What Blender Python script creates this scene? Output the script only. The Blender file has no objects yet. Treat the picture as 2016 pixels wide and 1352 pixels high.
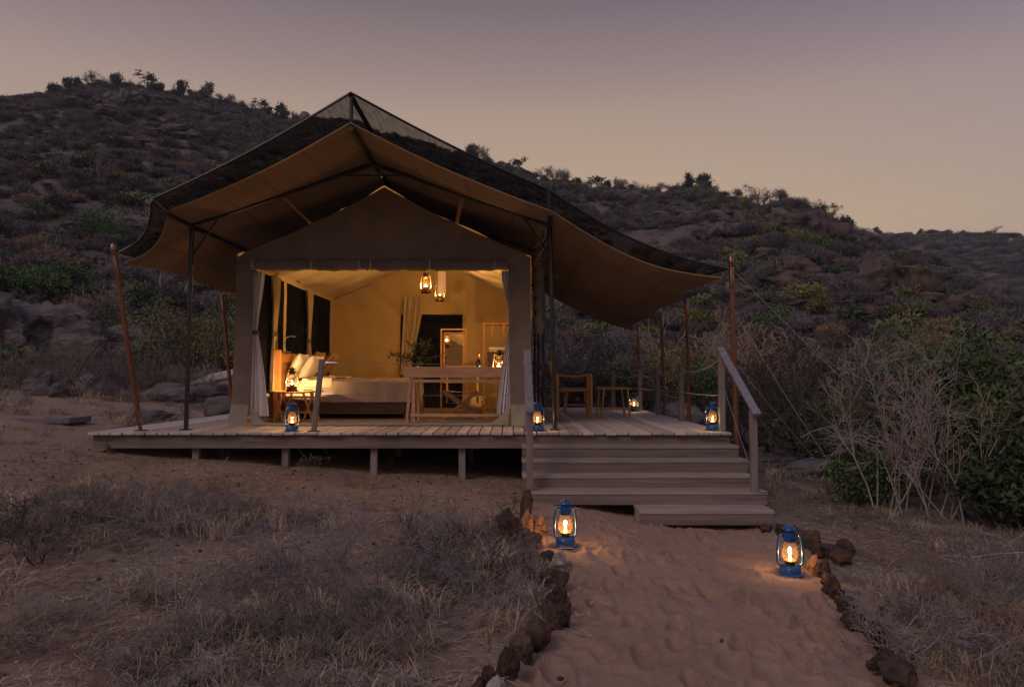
import bpy, bmesh, math, random
import numpy as np
from mathutils import Vector, Matrix, noise as mnoise

SC = bpy.context.scene
COL = SC.collection
R = math.radians
F = 1344.0                       # focal length in photo pixels (24 mm on a 36 mm frame, photo 2016 wide)
CAMZ = 1.45
PITCH = math.atan(65.0 / F)

# ------------------------------------------------------------------ camera
cam_d = bpy.data.cameras.new('camera'); cam = bpy.data.objects.new('camera', cam_d); COL.objects.link(cam)
cam.location = (0, 0, CAMZ); cam.rotation_euler = (R(90) + PITCH, 0, 0)
cam_d.sensor_width = 36.0; cam_d.lens = 24.0; cam_d.clip_start = 0.05; cam_d.clip_end = 3000
SC.camera = cam

# ------------------------------------------------------------------ sky (dusk)
SUN_AZ = R(9)                    # to the right of the view direction, behind the hill
w = bpy.data.worlds.new('World'); SC.world = w; w.use_nodes = True
nt = w.node_tree; nt.nodes.clear()
def N(t, tree=None):
    return (tree or nt).nodes.new(t)
out = N('ShaderNodeOutputWorld'); bg = N('ShaderNodeBackground'); nt.links.new(bg.outputs[0], out.inputs[0])
tc = N('ShaderNodeTexCoord'); sep = N('ShaderNodeSeparateXYZ'); nt.links.new(tc.outputs['Generated'], sep.inputs[0])
ramp = N('ShaderNodeValToRGB'); nt.links.new(sep.outputs['Z'], ramp.inputs[0])
els = ramp.color_ramp.elements
stops = [(0.0, (.56, .385, .225)), (.20, (.61, .43, .255)), (.28, (.535, .385, .262)), (.36, (.46, .332, .252)), (.41, (.355, .258, .226)),
         (.485, (.225, .170, .172)), (.62, (.22, .197, .235)), (.8, (.23, .228, .30)), (1.0, (.23, .238, .325))]
els[0].position, els[0].color = stops[0][0], (*stops[0][1], 1)
els[1].position, els[1].color = stops[-1][0], (*stops[-1][1], 1)
for p, c in stops[1:-1]:
    e = els.new(p); e.color = (*c, 1)
# away from the afterglow the sky turns to a cooler mauve
dot = N('ShaderNodeVectorMath'); dot.operation = 'DOT_PRODUCT'; nt.links.new(tc.outputs['Generated'], dot.inputs[0])
dot.inputs[1].default_value = (math.sin(R(-8)), math.cos(R(-8)), 0.0)
mr = N('ShaderNodeMapRange'); nt.links.new(dot.outputs['Value'], mr.inputs[0])
mr.inputs[1].default_value = 0.99; mr.inputs[2].default_value = 0.5
mr.inputs[3].default_value = 0.0; mr.inputs[4].default_value = 1.0
cool = N('ShaderNodeMix'); cool.data_type = 'RGBA'; cool.blend_type = 'MULTIPLY'
nt.links.new(mr.outputs[0], cool.inputs[0]); nt.links.new(ramp.outputs[0], cool.inputs[6])
cool.inputs[7].default_value = (.69, .78, 1.18, 1)
sky = N('ShaderNodeTexSky'); sky.sky_type = 'NISHITA'; sky.sun_disc = False
sky.sun_elevation = R(1.0); sky.sun_rotation = SUN_AZ; sky.air_density = 1.0; sky.dust_density = 1.0; sky.ozone_density = 1.6
skys = N('ShaderNodeVectorMath'); skys.operation = 'SCALE'; nt.links.new(sky.outputs[0], skys.inputs[0]); skys.inputs[3].default_value = 0.06
mixs = N('ShaderNodeMix'); mixs.data_type = 'RGBA'; mixs.inputs[0].default_value = 0.05
nt.links.new(cool.outputs[2], mixs.inputs[6]); nt.links.new(skys.outputs[0], mixs.inputs[7])
nt.links.new(mixs.outputs[2], bg.inputs[0]); bg.inputs[1].default_value = 1.0

# the sun has set: one weak, wide lamp for the directional part of the twilight
sl = bpy.data.lights.new('sun', 'SUN'); so = bpy.data.objects.new('sun', sl); COL.objects.link(so)
sl.energy = 0.92; sl.angle = R(24); sl.color = (1, .82, .68)
so.rotation_euler = (R(90 - 42), 0, R(-38))       # soft light of the open twilight sky over the plain, from behind the camera
so.location = (0, 0, 60)

SC.view_settings.view_transform = 'Standard'; SC.view_settings.look = 'None'
SC.view_settings.exposure = 0.0; SC.view_settings.gamma = 1.0; SC.view_settings.use_curve_mapping = False
SC.cycles.use_denoising = True
SC.cycles.max_bounces = 4; SC.cycles.transparent_max_bounces = 16; SC.cycles.diffuse_bounces = 3
SC.cycles.use_adaptive_sampling = True; SC.cycles.adaptive_threshold = .018
SC.cycles.sample_clamp_indirect = 4.0
SC.cycles.caustics_reflective = False; SC.cycles.caustics_refractive = False

# ------------------------------------------------------------------ measuring helpers
_c, _s = math.cos(PITCH), math.sin(PITCH)
def ray(px, py):
    xc, yc = (px - 1008) / F, (676 - py) / F
    return xc, _c - yc * _s, _s + yc * _c
def at(px, py, Y):
    d = ray(px, py); k = Y / d[1]
    return Vector((d[0] * k, Y, CAMZ + d[2] * k))

# ------------------------------------------------------------------ noise and terrain
def _hash(ix, iy, seed):
    n = (ix * 374761393 + iy * 668265263 + seed * 974634777) & 0x7fffffff
    n = ((n ^ (n >> 13)) * 1274126177) & 0x7fffffff
    return ((n ^ (n >> 16)) & 0xffff) / 65535.0
def vnoise(x, y, seed=0):
    x = np.asarray(x, float); y = np.asarray(y, float)
    ix = np.floor(x).astype(np.int64); iy = np.floor(y).astype(np.int64)
    fx, fy = x - ix, y - iy
    fx = fx * fx * (3 - 2 * fx); fy = fy * fy * (3 - 2 * fy)
    a, b = _hash(ix, iy, seed), _hash(ix + 1, iy, seed)
    c, d = _hash(ix, iy + 1, seed), _hash(ix + 1, iy + 1, seed)
    return (a + (b - a) * fx) * (1 - fy) + (c + (d - c) * fx) * fy - 0.5
def fbm(x, y, octv=4, seed=0, gain=.5):
    v, a = 0, 1.0
    for o in range(octv):
        v = v + a * vnoise(x * 2 ** o, y * 2 ** o, seed + o * 17); a *= gain
    return v
def sstep(a, b, x):
    t = np.clip((x - a) / (b - a), 0, 1); return t * t * (3 - 2 * t)

DECK_Z, DECK_Y0, DECK_Y1, DECK_X0, DECK_X1 = 0.76, 8.5, 15.3, -5.24, 2.72
RIDGE = np.array([(-2400, 380), (-900, 250), (-300, 205), (0, 195), (60, 188), (110, 177), (150, 164), (200, 164), (240, 168), (300, 175), (360, 184), (420, 190),
                  (470, 205), (520, 226), (570, 234), (620, 228), (700, 245), (800, 275), (930, 312), (960, 314), (1000, 328), (1060, 352), (1110, 356), (1150, 366),
                  (1200, 374), (1300, 382), (1400, 384), (1440, 392), (1480, 402), (1500, 417), (1540, 406), (1570, 408), (1600, 421), (1640, 440), (1680, 461), (1720, 478),
                  (1800, 505), (1880, 545), (1950, 590), (2016, 620), (2300, 700), (3400, 741)], float)
FARR = np.array([(-2400, 800), (1100, 560), (1450, 476), (1600, 462), (1700, 461), (1850, 462), (1950, 466), (2016, 469), (2500, 480), (3400, 560)], float)
RDIST = np.array([(-2400, 190), (0, 205), (600, 190), (1000, 170), (1400, 150), (1700, 130), (2016, 115), (3400, 100)], float)
def near_ground(x, y):
    xs = np.clip(x, -9, 6)
    z = 0.12 - 0.072 * xs
    z = z + 0.14 * np.clip(np.abs(x) - 7, 0, 30) * 0.25
    z = z - 0.10 * np.exp(-((x - 1.7) ** 2 / 1.6 + (y - 7.4) ** 2 / 0.7))
    z = z + 0.05 * fbm(x * .55, y * .55, 3, 5)
    # the ground climbs gently behind the deck
    z = z + 0.055 * np.clip(y - 13.5, 0, 12)
    return z
def hfun(x, y):
    x = np.asarray(x, float); y = np.asarray(y, float)
    r = np.hypot(x, y); th = np.arctan2(x, y)
    wf = 1 - sstep(R(62), R(100), np.abs(th))
    thc = np.clip(th, -R(60), R(60)); px = 1008 + F * np.tan(thc)
    e = (741 - np.interp(px, RIDGE[:, 0], RIDGE[:, 1])) / F * np.cos(thc)
    rr = np.interp(px, RDIST[:, 0], RDIST[:, 1])
    g = near_ground(x, y)
    t = (r - 29) / (rr - 29)
    zr = CAMZ + rr * e
    tc_ = np.clip(t, 0, 1)
    p = np.where(t <= 1, tc_ ** 1.12, 1 - 0.9 * sstep(1, 2.1, t))
    gg = np.minimum(g, 1.6)
    z1 = gg + (zr - gg) * p
    bump = fbm(x / 13., y / 13., 4, 31) * 3.4 + np.abs(fbm(x / 31., y / 31., 3, 77)) * 4.0
    z1 = z1 + bump * np.clip(t * 3.2, 0, 1) * (1 - 0.75 * sstep(.75, 1.0, t)) * np.clip(zr / 40, 0, 1)
    z1 = z1 + fbm(x / 5., y / 5., 3, 9) * 0.9 * np.clip((r - 22) / 20, 0, 1)
    e2 = (741 - np.interp(px, FARR[:, 0], FARR[:, 1])) / F * np.cos(thc)
    t2 = np.clip((r - 150) / 210, 0, 2)
    z2 = -3 + (CAMZ + 360 * e2 + 3) * np.where(t2 < 1, t2 ** 1.2, 1 - .7 * sstep(1, 2, t2)) + fbm(x / 22., y / 22., 4, 57) * 6 * np.clip(t2 * 2, 0, 1) * (1 - .85 * sstep(.8, 1, t2))
    hill = np.maximum(z1, np.where(r > 150, z2, -99))
    flat = g + fbm(x / 25., y / 25., 3, 3) * 1.2 * np.clip((r - 20) / 30, 0, 1)
    hill = flat + (hill - flat) * wf
    k = sstep(18, 26, r)
    return g * (1 - k) + hill * k
def hz(x, y):
    return float(hfun(np.array([x]), np.array([y]))[0])
_rs = np.concatenate([np.linspace(2, 30, 2400), np.geomspace(30, 420, 1500)])
def G(px, py):
    """where the line of sight through a photo pixel meets the terrain"""
    d = np.array(ray(px, py)); d = d / d[1]
    zz = CAMZ + d[2] * _rs
    hh = hfun(d[0] * _rs, _rs)
    i = np.argmax(zz < hh)
    if zz[i] >= hh[i]: i = len(_rs) - 1
    Y = _rs[i]
    return Vector((d[0] * Y, Y, float(hh[i])))

# ------------------------------------------------------------------ object helpers
class MB:
    def __init__(s): s.v = []; s.f = []
    def add(s, vs, fs):
        o = len(s.v); s.v.extend([tuple(p) for p in vs]); s.f.extend([tuple(i + o for i in f) for f in fs]); return s
    def box(s, c, d, rot=None, bevel=0.0):
        hx, hy, hz_ = d[0] / 2, d[1] / 2, d[2] / 2
        if bevel > 0:
            b = min(bevel, hx * .9, hy * .9, hz_ * .9)
            bm = bmesh.new(); bmesh.ops.create_cube(bm, size=1.0)
            for v in bm.verts: v.co = Vector((v.co.x * d[0], v.co.y * d[1], v.co.z * d[2]))
            bmesh.ops.bevel(bm, geom=bm.edges[:], offset=b, segments=1, affect='EDGES', profile=.5)
            bm.verts.index_update()
            vs = [v.co.copy() for v in bm.verts]; fs = [[v.index for v in f.verts] for f in bm.faces]; bm.free()
        else:
            vs = [Vector((sx * hx, sy * hy, sz * hz_)) for sx in (-1, 1) for sy in (-1, 1) for sz in (-1, 1)]
            fs = [(0, 1, 3, 2), (4, 6, 7, 5), (0, 4, 5, 1), (2, 3, 7, 6), (0, 2, 6, 4), (1, 5, 7, 3)]
        if rot is not None: vs = [rot @ v for v in vs]
        c = Vector(c)
        return s.add([v + c for v in vs], fs)
    def beam(s, a, b, w, h, bevel=0.0, up=(0, 0, 1)):
        a, b = Vector(a), Vector(b); d = b - a; L = d.length; d.normalize()
        u = Vector(up); x = d.cross(u)
        if x.length < 1e-4: x = d.cross(Vector((0, 1, 0)))
        x.normalize(); z = x.cross(d)
        rot = Matrix((x, d, z)).transposed()
        return s.box((a + b) / 2, (w, L, h), rot, bevel)
    def tube(s, pts, r, n=8, cap=True):
        pts = [Vector(p) for p in pts]; k = len(pts)
        rs = r if isinstance(r, (list, tuple)) else [r] * k
        vs = []; prev = None
        for i, p in enumerate(pts):
            t = (pts[min(i + 1, k - 1)] - pts[max(i - 1, 0)]).normalized()
            if prev is None:
                a = Vector((0, 0, 1)) if abs(t.z) < .9 else Vector((1, 0, 0))
                x = t.cross(a).normalized()
            else:
                x = (prev - t * prev.dot(t)).normalized()
            prev = x; y = t.cross(x)
            for j in range(n):
                q = 2 * math.pi * j / n
                vs.append(p + (x * math.cos(q) + y * math.sin(q)) * rs[i])
        fs = []
        for i in range(k - 1):
            for j in range(n):
                fs.append((i * n + j, i * n + (j + 1) % n, (i + 1) * n + (j + 1) % n, (i + 1) * n + j))
        if cap: fs += [tuple(range(n - 1, -1, -1)), tuple((k - 1) * n + j for j in range(n))]
        return s.add(vs, fs)
    def lathe(s, prof, n=20, c=(0, 0, 0), rot=None):
        vs = []; fs = []; c = Vector(c)
        for r_, z in prof:
            for j in range(n):
                q = 2 * math.pi * j / n; v = Vector((r_ * math.cos(q), r_ * math.sin(q), z))
                vs.append((rot @ v if rot is not None else v) + c)
        for i in range(len(prof) - 1):
            for j in range(n):
                fs.append((i * n + j, i * n + (j + 1) % n, (i + 1) * n + (j + 1) % n, (i + 1) * n + j))
        return s.add(vs, fs)
    def sheet(s, fn, nu, nv):
        vs = [fn(i / nu, j / nv) for j in range(nv + 1) for i in range(nu + 1)]
        fs = [(j * (nu + 1) + i, j * (nu + 1) + i + 1, (j + 1) * (nu + 1) + i + 1, (j + 1) * (nu + 1) + i) for j in range(nv) for i in range(nu)]
        return s.add(vs, fs)
    def mesh(s, name, mat, smooth=False):
        m = bpy.data.meshes.new(name); m.from_pydata(s.v, [], s.f); m.update()
        if mat: m.materials.append(mat)
        if smooth:
            m.shade_smooth()
            try: m.set_sharp_from_angle(angle=R(42))
            except Exception: pass
        return m
    def build(s, name, mat, parent=None, smooth=False):
        return link(name, s.mesh(name, mat, smooth), parent)
def link(name, me, parent=None):
    o = bpy.data.objects.new(name, me); COL.objects.link(o)
    if parent is not None:
        o.parent = parent
        o.matrix_parent_inverse = Matrix.Translation(-Vector(parent.get('base', (0, 0, 0))))
    return o
def tag(o, label=None, cat=None, group=None, kind=None):
    if label: o['label'] = label
    if cat: o['category'] = cat
    if group: o['group'] = group
    if kind: o['kind'] = kind
    return o
def thing(name, label, cat, base, group=None):
    """Empty at the thing's base; its parts are modelled in world coordinates"""
    o = bpy.data.objects.new(name, None); COL.objects.link(o); o.empty_display_size = .1
    o.location = base; o['base'] = tuple(base)
    return tag(o, label, cat, group)
def local_thing(name, label, cat, loc, group=None, rotz=0):
    """Empty whose parts are modelled round its own origin"""
    o = bpy.data.objects.new(name, None); COL.objects.link(o); o.empty_display_size = .1
    o.location = loc; o.rotation_euler = (0, 0, rotz)
    return tag(o, label, cat, group)
def copy_tree(o, parent=None):
    c = o.copy(); COL.objects.link(c); c.parent = parent
    for ch in list(o.children): copy_tree(ch, c)
    return c

# ------------------------------------------------------------------ materials
MATS = {}
def mat(name, c1, c2=None, scale=5.0, rough=.85, bump=0.0, bscale=None, rnd=0.0, detail=6, stretch=(1, 1, 1), metal=0.0, spec=.3, c3=None,
        transl=0.0, coat=0.0, hue=0.0, knots=0.0):
    m = bpy.data.materials.new(name); m.use_nodes = True; t = m.node_tree; t.nodes.clear()
    o = t.nodes.new('ShaderNodeOutputMaterial'); b = t.nodes.new('ShaderNodeBsdfPrincipled')
    b.inputs['Roughness'].default_value = rough; b.inputs['Metallic'].default_value = metal
    b.inputs['Specular IOR Level'].default_value = spec; b.inputs['Coat Weight'].default_value = coat
    L = t.links.new
    tcn = t.nodes.new('ShaderNodeTexCoord'); mp = t.nodes.new('ShaderNodeMapping'); L(tcn.outputs['Object'], mp.inputs[0])
    mp.inputs['Scale'].default_value = stretch
    no = t.nodes.new('ShaderNodeTexNoise'); L(mp.outputs[0], no.inputs['Vector']); no.inputs['Scale'].default_value = scale
    no.inputs['Detail'].default_value = detail; no.inputs['Roughness'].default_value = .62
    if rnd or hue:
        oi = t.nodes.new('ShaderNodeObjectInfo')
        sh = t.nodes.new('ShaderNodeVectorMath'); sh.operation = 'ADD'; L(mp.outputs[0], sh.inputs[0])
        sc = t.nodes.new('ShaderNodeVectorMath'); sc.operation = 'SCALE'; sc.inputs[0].default_value = (37, 91, 53); L(oi.outputs['Random'], sc.inputs[3])
        L(sc.outputs[0], sh.inputs[1]); L(sh.outputs[0], no.inputs['Vector'])
    cr = t.nodes.new('ShaderNodeValToRGB'); L(no.outputs['Fac'], cr.inputs[0])
    cr.color_ramp.elements[0].position = .32; cr.color_ramp.elements[0].color = (*c1, 1)
    cr.color_ramp.elements[1].position = .68; cr.color_ramp.elements[1].color = (*(c2 or c1), 1)
    if c3:
        e = cr.color_ramp.elements.new(.9); e.color = (*c3, 1)
    colour = cr.outputs[0]
    if knots:
        vo = t.nodes.new('ShaderNodeTexVoronoi'); vo.inputs['Scale'].default_value = knots; L(mp.outputs[0], vo.inputs['Vector'])
        kr = t.nodes.new('ShaderNodeValToRGB'); L(vo.outputs['Distance'], kr.inputs[0]); kr.color_ramp.elements[0].position = .03; kr.color_ramp.elements[0].color = (.25, .22, .2, 1); kr.color_ramp.elements[1].position = .11; kr.color_ramp.elements[1].color = (1, 1, 1, 1)
        km = t.nodes.new('ShaderNodeMix'); km.data_type = 'RGBA'; km.blend_type = 'MULTIPLY'; km.inputs[0].default_value = 1.0; L(colour, km.inputs[6]); L(kr.outputs[0], km.inputs[7]); colour = km.outputs[2]
    if rnd or hue:
        hs = t.nodes.new('ShaderNodeHueSaturation'); L(colour, hs.inputs['Color'])
        m1 = t.nodes.new('ShaderNodeMapRange'); L(oi.outputs['Random'], m1.inputs[0]); m1.inputs[3].default_value = 1 - rnd; m1.inputs[4].default_value = 1 + rnd
        L(m1.outputs[0], hs.inputs['Value'])
        if hue:
            mm = t.nodes.new('ShaderNodeMath'); mm.operation = 'MULTIPLY'; L(oi.outputs['Random'], mm.inputs[0]); mm.inputs[1].default_value = 7.31
            fr = t.nodes.new('ShaderNodeMath'); fr.operation = 'FRACT'; L(mm.outputs[0], fr.inputs[0])
            m2 = t.nodes.new('ShaderNodeMapRange'); L(fr.outputs[0], m2.inputs[0]); m2.inputs[3].default_value = .5 - hue; m2.inputs[4].default_value = .5 + hue
            L(m2.outputs[0], hs.inputs['Hue'])
        colour = hs.outputs[0]
    L(colour, b.inputs['Base Color'])
    if bump:
        n2 = t.nodes.new('ShaderNodeTexNoise'); L(no.inputs['Vector'].links[0].from_socket, n2.inputs['Vector'])
        n2.inputs['Scale'].default_value = bscale or scale * 3; n2.inputs['Detail'].default_value = 6
        bp = t.nodes.new('ShaderNodeBump'); bp.inputs['Strength'].default_value = 1.0; bp.inputs['Distance'].default_value = bump
        L(n2.outputs['Fac'], bp.inputs['Height']); L(bp.outputs[0], b.inputs['Normal'])
    surf = b.outputs[0]
    if transl:
        tr = t.nodes.new('ShaderNodeBsdfTranslucent'); L(colour, tr.inputs['Color'])
        mx = t.nodes.new('ShaderNodeMixShader'); mx.inputs[0].default_value = transl; L(surf, mx.inputs[1]); L(tr.outputs[0], mx.inputs[2]); surf = mx.outputs[0]
    L(surf, o.inputs[0]); MATS[name] = m
    return m
def glass_mat(name, col, clear, gloss=.06, transl=0.0):
    m = bpy.data.materials.new(name); m.use_nodes = True; t = m.node_tree; t.nodes.clear(); L = t.links.new
    o = t.nodes.new('ShaderNodeOutputMaterial'); tr = t.nodes.new('ShaderNodeBsdfTransparent'); tr.inputs[0].default_value = (*clear, 1)
    gl = t.nodes.new('ShaderNodeBsdfGlossy'); gl.inputs['Roughness'].default_value = .03; gl.inputs[0].default_value = (1, 1, 1, 1)
    mx = t.nodes.new('ShaderNodeMixShader'); mx.inputs[0].default_value = gloss; L(tr.outputs[0], mx.inputs[1]); L(gl.outputs[0], mx.inputs[2])
    s = mx.outputs[0]
    if transl:
        tl = t.nodes.new('ShaderNodeBsdfTranslucent'); tl.inputs[0].default_value = (*col, 1)
        m2 = t.nodes.new('ShaderNodeMixShader'); m2.inputs[0].default_value = transl; L(s, m2.inputs[1]); L(tl.outputs[0], m2.inputs[2]); s = m2.outputs[0]
    L(s, o.inputs[0]); MATS[name] = m; return m
def net_mat(name, col, cover, weave=None):
    m = bpy.data.materials.new(name); m.use_nodes = True; t = m.node_tree; t.nodes.clear(); L = t.links.new
    o = t.nodes.new('ShaderNodeOutputMaterial'); d = t.nodes.new('ShaderNodeBsdfDiffuse'); d.inputs[0].default_value = (*col, 1)
    tr = t.nodes.new('ShaderNodeBsdfTransparent'); mx = t.nodes.new('ShaderNodeMixShader')
    L(tr.outputs[0], mx.inputs[1]); L(d.outputs[0], mx.inputs[2]); mx.inputs[0].default_value = cover
    if weave:
        tcn = t.nodes.new('ShaderNodeTexCoord'); mp = t.nodes.new('ShaderNodeMapping'); L(tcn.outputs['Object'], mp.inputs[0]); mp.inputs['Scale'].default_value = weave
        no = t.nodes.new('ShaderNodeTexNoise'); no.inputs['Scale'].default_value = 1.0; no.inputs['Detail'].default_value = 5; L(mp.outputs[0], no.inputs['Vector'])
        mr_ = t.nodes.new('ShaderNodeMapRange'); L(no.outputs['Fac'], mr_.inputs[0]); mr_.inputs[1].default_value = .3; mr_.inputs[2].default_value = .7
        mr_.inputs[3].default_value = cover - .07; mr_.inputs[4].default_value = min(1, cover + .07); L(mr_.outputs[0], mx.inputs[0])
    L(mx.outputs[0], o.inputs[0]); MATS[name] = m; return m
def emit_mat(name, col, strength):
    m = bpy.data.materials.new(name); m.use_nodes = True; t = m.node_tree; t.nodes.clear()
    o = t.nodes.new('ShaderNodeOutputMaterial'); e = t.nodes.new('ShaderNodeEmission'); e.inputs[0].default_value = (*col, 1); e.inputs[1].default_value = strength
    t.links.new(e.outputs[0], o.inputs[0]); MATS[name] = m
    try: m.cycles.emission_sampling = 'NONE'
    except Exception: pass
    return m

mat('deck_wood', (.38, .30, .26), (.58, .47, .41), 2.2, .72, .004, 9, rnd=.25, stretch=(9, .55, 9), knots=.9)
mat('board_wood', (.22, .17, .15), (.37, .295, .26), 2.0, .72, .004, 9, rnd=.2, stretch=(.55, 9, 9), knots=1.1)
mat('shaded_board_wood', (.115, .086, .08), (.215, .165, .148), 2.0, .72, .004, 9, rnd=.15, stretch=(.55, 9, 9), knots=1.1)  # board wood darkened: the shade on upright faces put into the colour
mat('post_wood', (.17, .135, .13), (.26, .205, .19), 3, .75, .002, 12, rnd=.1, stretch=(6, 6, .6))
mat('rail_wood', (.17, .148, .158), (.26, .225, .23), 3, .6, .0015, 12, rnd=.06, stretch=(6, .8, 6))
mat('pole_wood', (.13, .042, .024), (.20, .068, .038), 4, .4, .001, 14, rnd=.12, stretch=(6, 6, .6), coat=.3)
mat('warm_wood', (.44, .21, .075), (.62, .33, .125), 3, .5, .0015, 10, rnd=.1, stretch=(5, 5, .9))
mat('teak', (.46, .26, .145), (.62, .37, .22), 3, .55, .0015, 12, rnd=.08, stretch=(1, 8, 8))
mat('dark_wood', (.075, .042, .026), (.12, .07, .042), 3, .5, .0015, 10, stretch=(1, 6, 6))
mat('leather', (.40, .18, .065), (.54, .27, .10), 8, .5, .001, 40)
mat('brass', (.50, .33, .14), (.62, .42, .18), 6, .32, metal=1.0)
mat('dull_brass', (.10, .065, .03), (.20, .13, .06), 14, .4, metal=.85)
mat('copper', (.26, .14, .10), (.34, .19, .14), 8, .38, metal=1.0)
mat('black_steel', (.010, .011, .013), (.018, .018, .020), 20, .38, metal=.0, spec=.5)
mat('silver', (.55, .55, .56), (.65, .65, .66), 10, .3, metal=1.0)
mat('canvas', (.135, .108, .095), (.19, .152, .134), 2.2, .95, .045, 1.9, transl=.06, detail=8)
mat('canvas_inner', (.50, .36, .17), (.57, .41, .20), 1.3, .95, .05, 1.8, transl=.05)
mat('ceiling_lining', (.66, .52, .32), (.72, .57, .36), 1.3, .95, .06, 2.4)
mat('canvas_skirt', (.25, .215, .175), (.30, .265, .215), 2.0, .9, .02, 4)
mat('fly_canvas', (.175, .110, .063), (.245, .155, .09), 1.1, .95, .05, 1.3, transl=.13, detail=8)
mat('strap', (.32, .18, .08), (.36, .20, .09), 8, .9)
mat('strap_dark', (.15, .09, .05), (.18, .11, .06), 8, .9)
mat('curtain', (.66, .61, .64), (.74, .69, .72), 3, .95, .004, 30)
mat('curtain_inner', (.42, .33, .22), (.50, .40, .27), 3, .95, .004, 30)
mat('tie_band', (.09, .07, .06), (.12, .09, .08), 9, .9)
mat('linen', (.72, .66, .58), (.80, .74, .66), 4, .9, .006, 9)
mat('blanket', (.38, .31, .27), (.45, .37, .325), 3, .95, .008, 8)
mat('throw_grey', (.36, .31, .33), (.42, .37, .39), 3, .95, .006, 14)
mat('basket', (.58, .42, .22), (.68, .50, .28), 10, .8, .004, 40, stretch=(1, 1, 6))
mat('lantern_blue', (.004, .045, .15), (.007, .085, .26), 22, .32, .0015, 60, spec=.6, coat=.4)
mat('rope', (.36, .29, .25), (.45, .37, .31), 40, .9)
mat('wire', (.17, .16, .165), (.22, .21, .21), 20, .7)
mat('granite', (.055, .044, .045), (.175, .142, .136), 1.3, .9, .12, 4.0, rnd=.16, c3=(.28, .23, .21), stretch=(1, 1, 2.2), detail=9)
mat('cliff_rock', (.042, .033, .033), (.15, .098, .078), .7, .9, .35, 1.6, rnd=.14, c3=(.30, .20, .145), stretch=(1, 1, .45), detail=9)
mat('ochre_stone', (.15, .075, .045), (.34, .18, .10), 8, .88, .02, 26, detail=9)  # stones by the lanterns, the orange glow put into their colour
mat('rust_stone', (.022, .016, .015), (.13, .072, .05), 9, .88, .03, 30, rnd=.3, c3=(.33, .21, .15), hue=.012, detail=9)
mat('pale_stone', (.26, .21, .19), (.42, .36, .33), 5, .9, .012, 22)
mat('slab', (.17, .135, .13), (.22, .18, .17), 3, .8, .004, 20)
mat('panel_pale', (.42, .33, .26), (.47, .37, .29), 2, .7)
mat('panel_blue', (.22, .27, .33), (.27, .32, .38), 3, .4)
mat('bark', (.085, .062, .055), (.15, .115, .10), 8, .95, .01, 20, rnd=.15)
mat('twig_grey', (.19, .155, .155), (.29, .24, .235), 2, .95, rnd=.28, hue=.015)
mat('twig_pale', (.23, .19, .18), (.36, .30, .285), 2, .9, rnd=.15)
mat('twig_hill', (.10, .084, .088), (.185, .155, .158), 2, .95, rnd=.3, hue=.015)
mat('twig_tan', (.23, .145, .095), (.34, .22, .145), 2, .95, rnd=.12)
mat('twig_dome', (.30, .20, .14), (.42, .29, .205), 2, .95)
mat('twig_dark', (.048, .038, .038), (.085, .068, .066), 3, .95, rnd=.2)
mat('leaf_olive', (.115, .115, .045), (.215, .205, .078), 1.4, .7, rnd=.25, hue=.03)
mat('leaf_green', (.05, .085, .03), (.115, .17, .06), 1.6, .6, rnd=.2, hue=.02)
mat('leaf_dark', (.032, .052, .026), (.07, .098, .042), 1.6, .6, rnd=.2, hue=.02)
mat('leaf_rust', (.20, .10, .045), (.30, .16, .07), 3, .8, rnd=.2, transl=.2)
mat('leaf_yellow', (.19, .15, .035), (.28, .22, .06), 2, .8, rnd=.2, transl=.2)
mat('grass_dry', (.36, .255, .155), (.50, .365, .23), 2, .9, rnd=.3, hue=.012)
mat('grass_grey', (.23, .175, .14), (.345, .27, .215), 2, .9, rnd=.3, hue=.012)
mat('twig_litter', (.185, .14, .115), (.285, .22, .185), 2, .95, rnd=.25, hue=.012)
mat('bouquet_leaf', (.035, .055, .022), (.085, .11, .04), 6, .55, transl=.2)
glass_mat('globe_glass', (1.0, .62, .28), (.97, .95, .92), .05, .035)
glass_mat('globe_glass_clear', (1.0, .66, .32), (.98, .97, .95), .05, .0015)
glass_mat('clear_glass', (1, 1, 1), (.9, .92, .9), .12)
glass_mat('bottle_glass', (1, 1, 1), (.10, .16, .08), .12)
net_mat('shade_net', (.075, .062, .060), .78, (30, 4, 30))
net_mat('window_net', (.010, .009, .009), .93)
emit_mat('flame', (1.0, .50, .14), 42.0)
emit_mat('flame_core', (1.0, .66, .30), 42.0)

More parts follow.
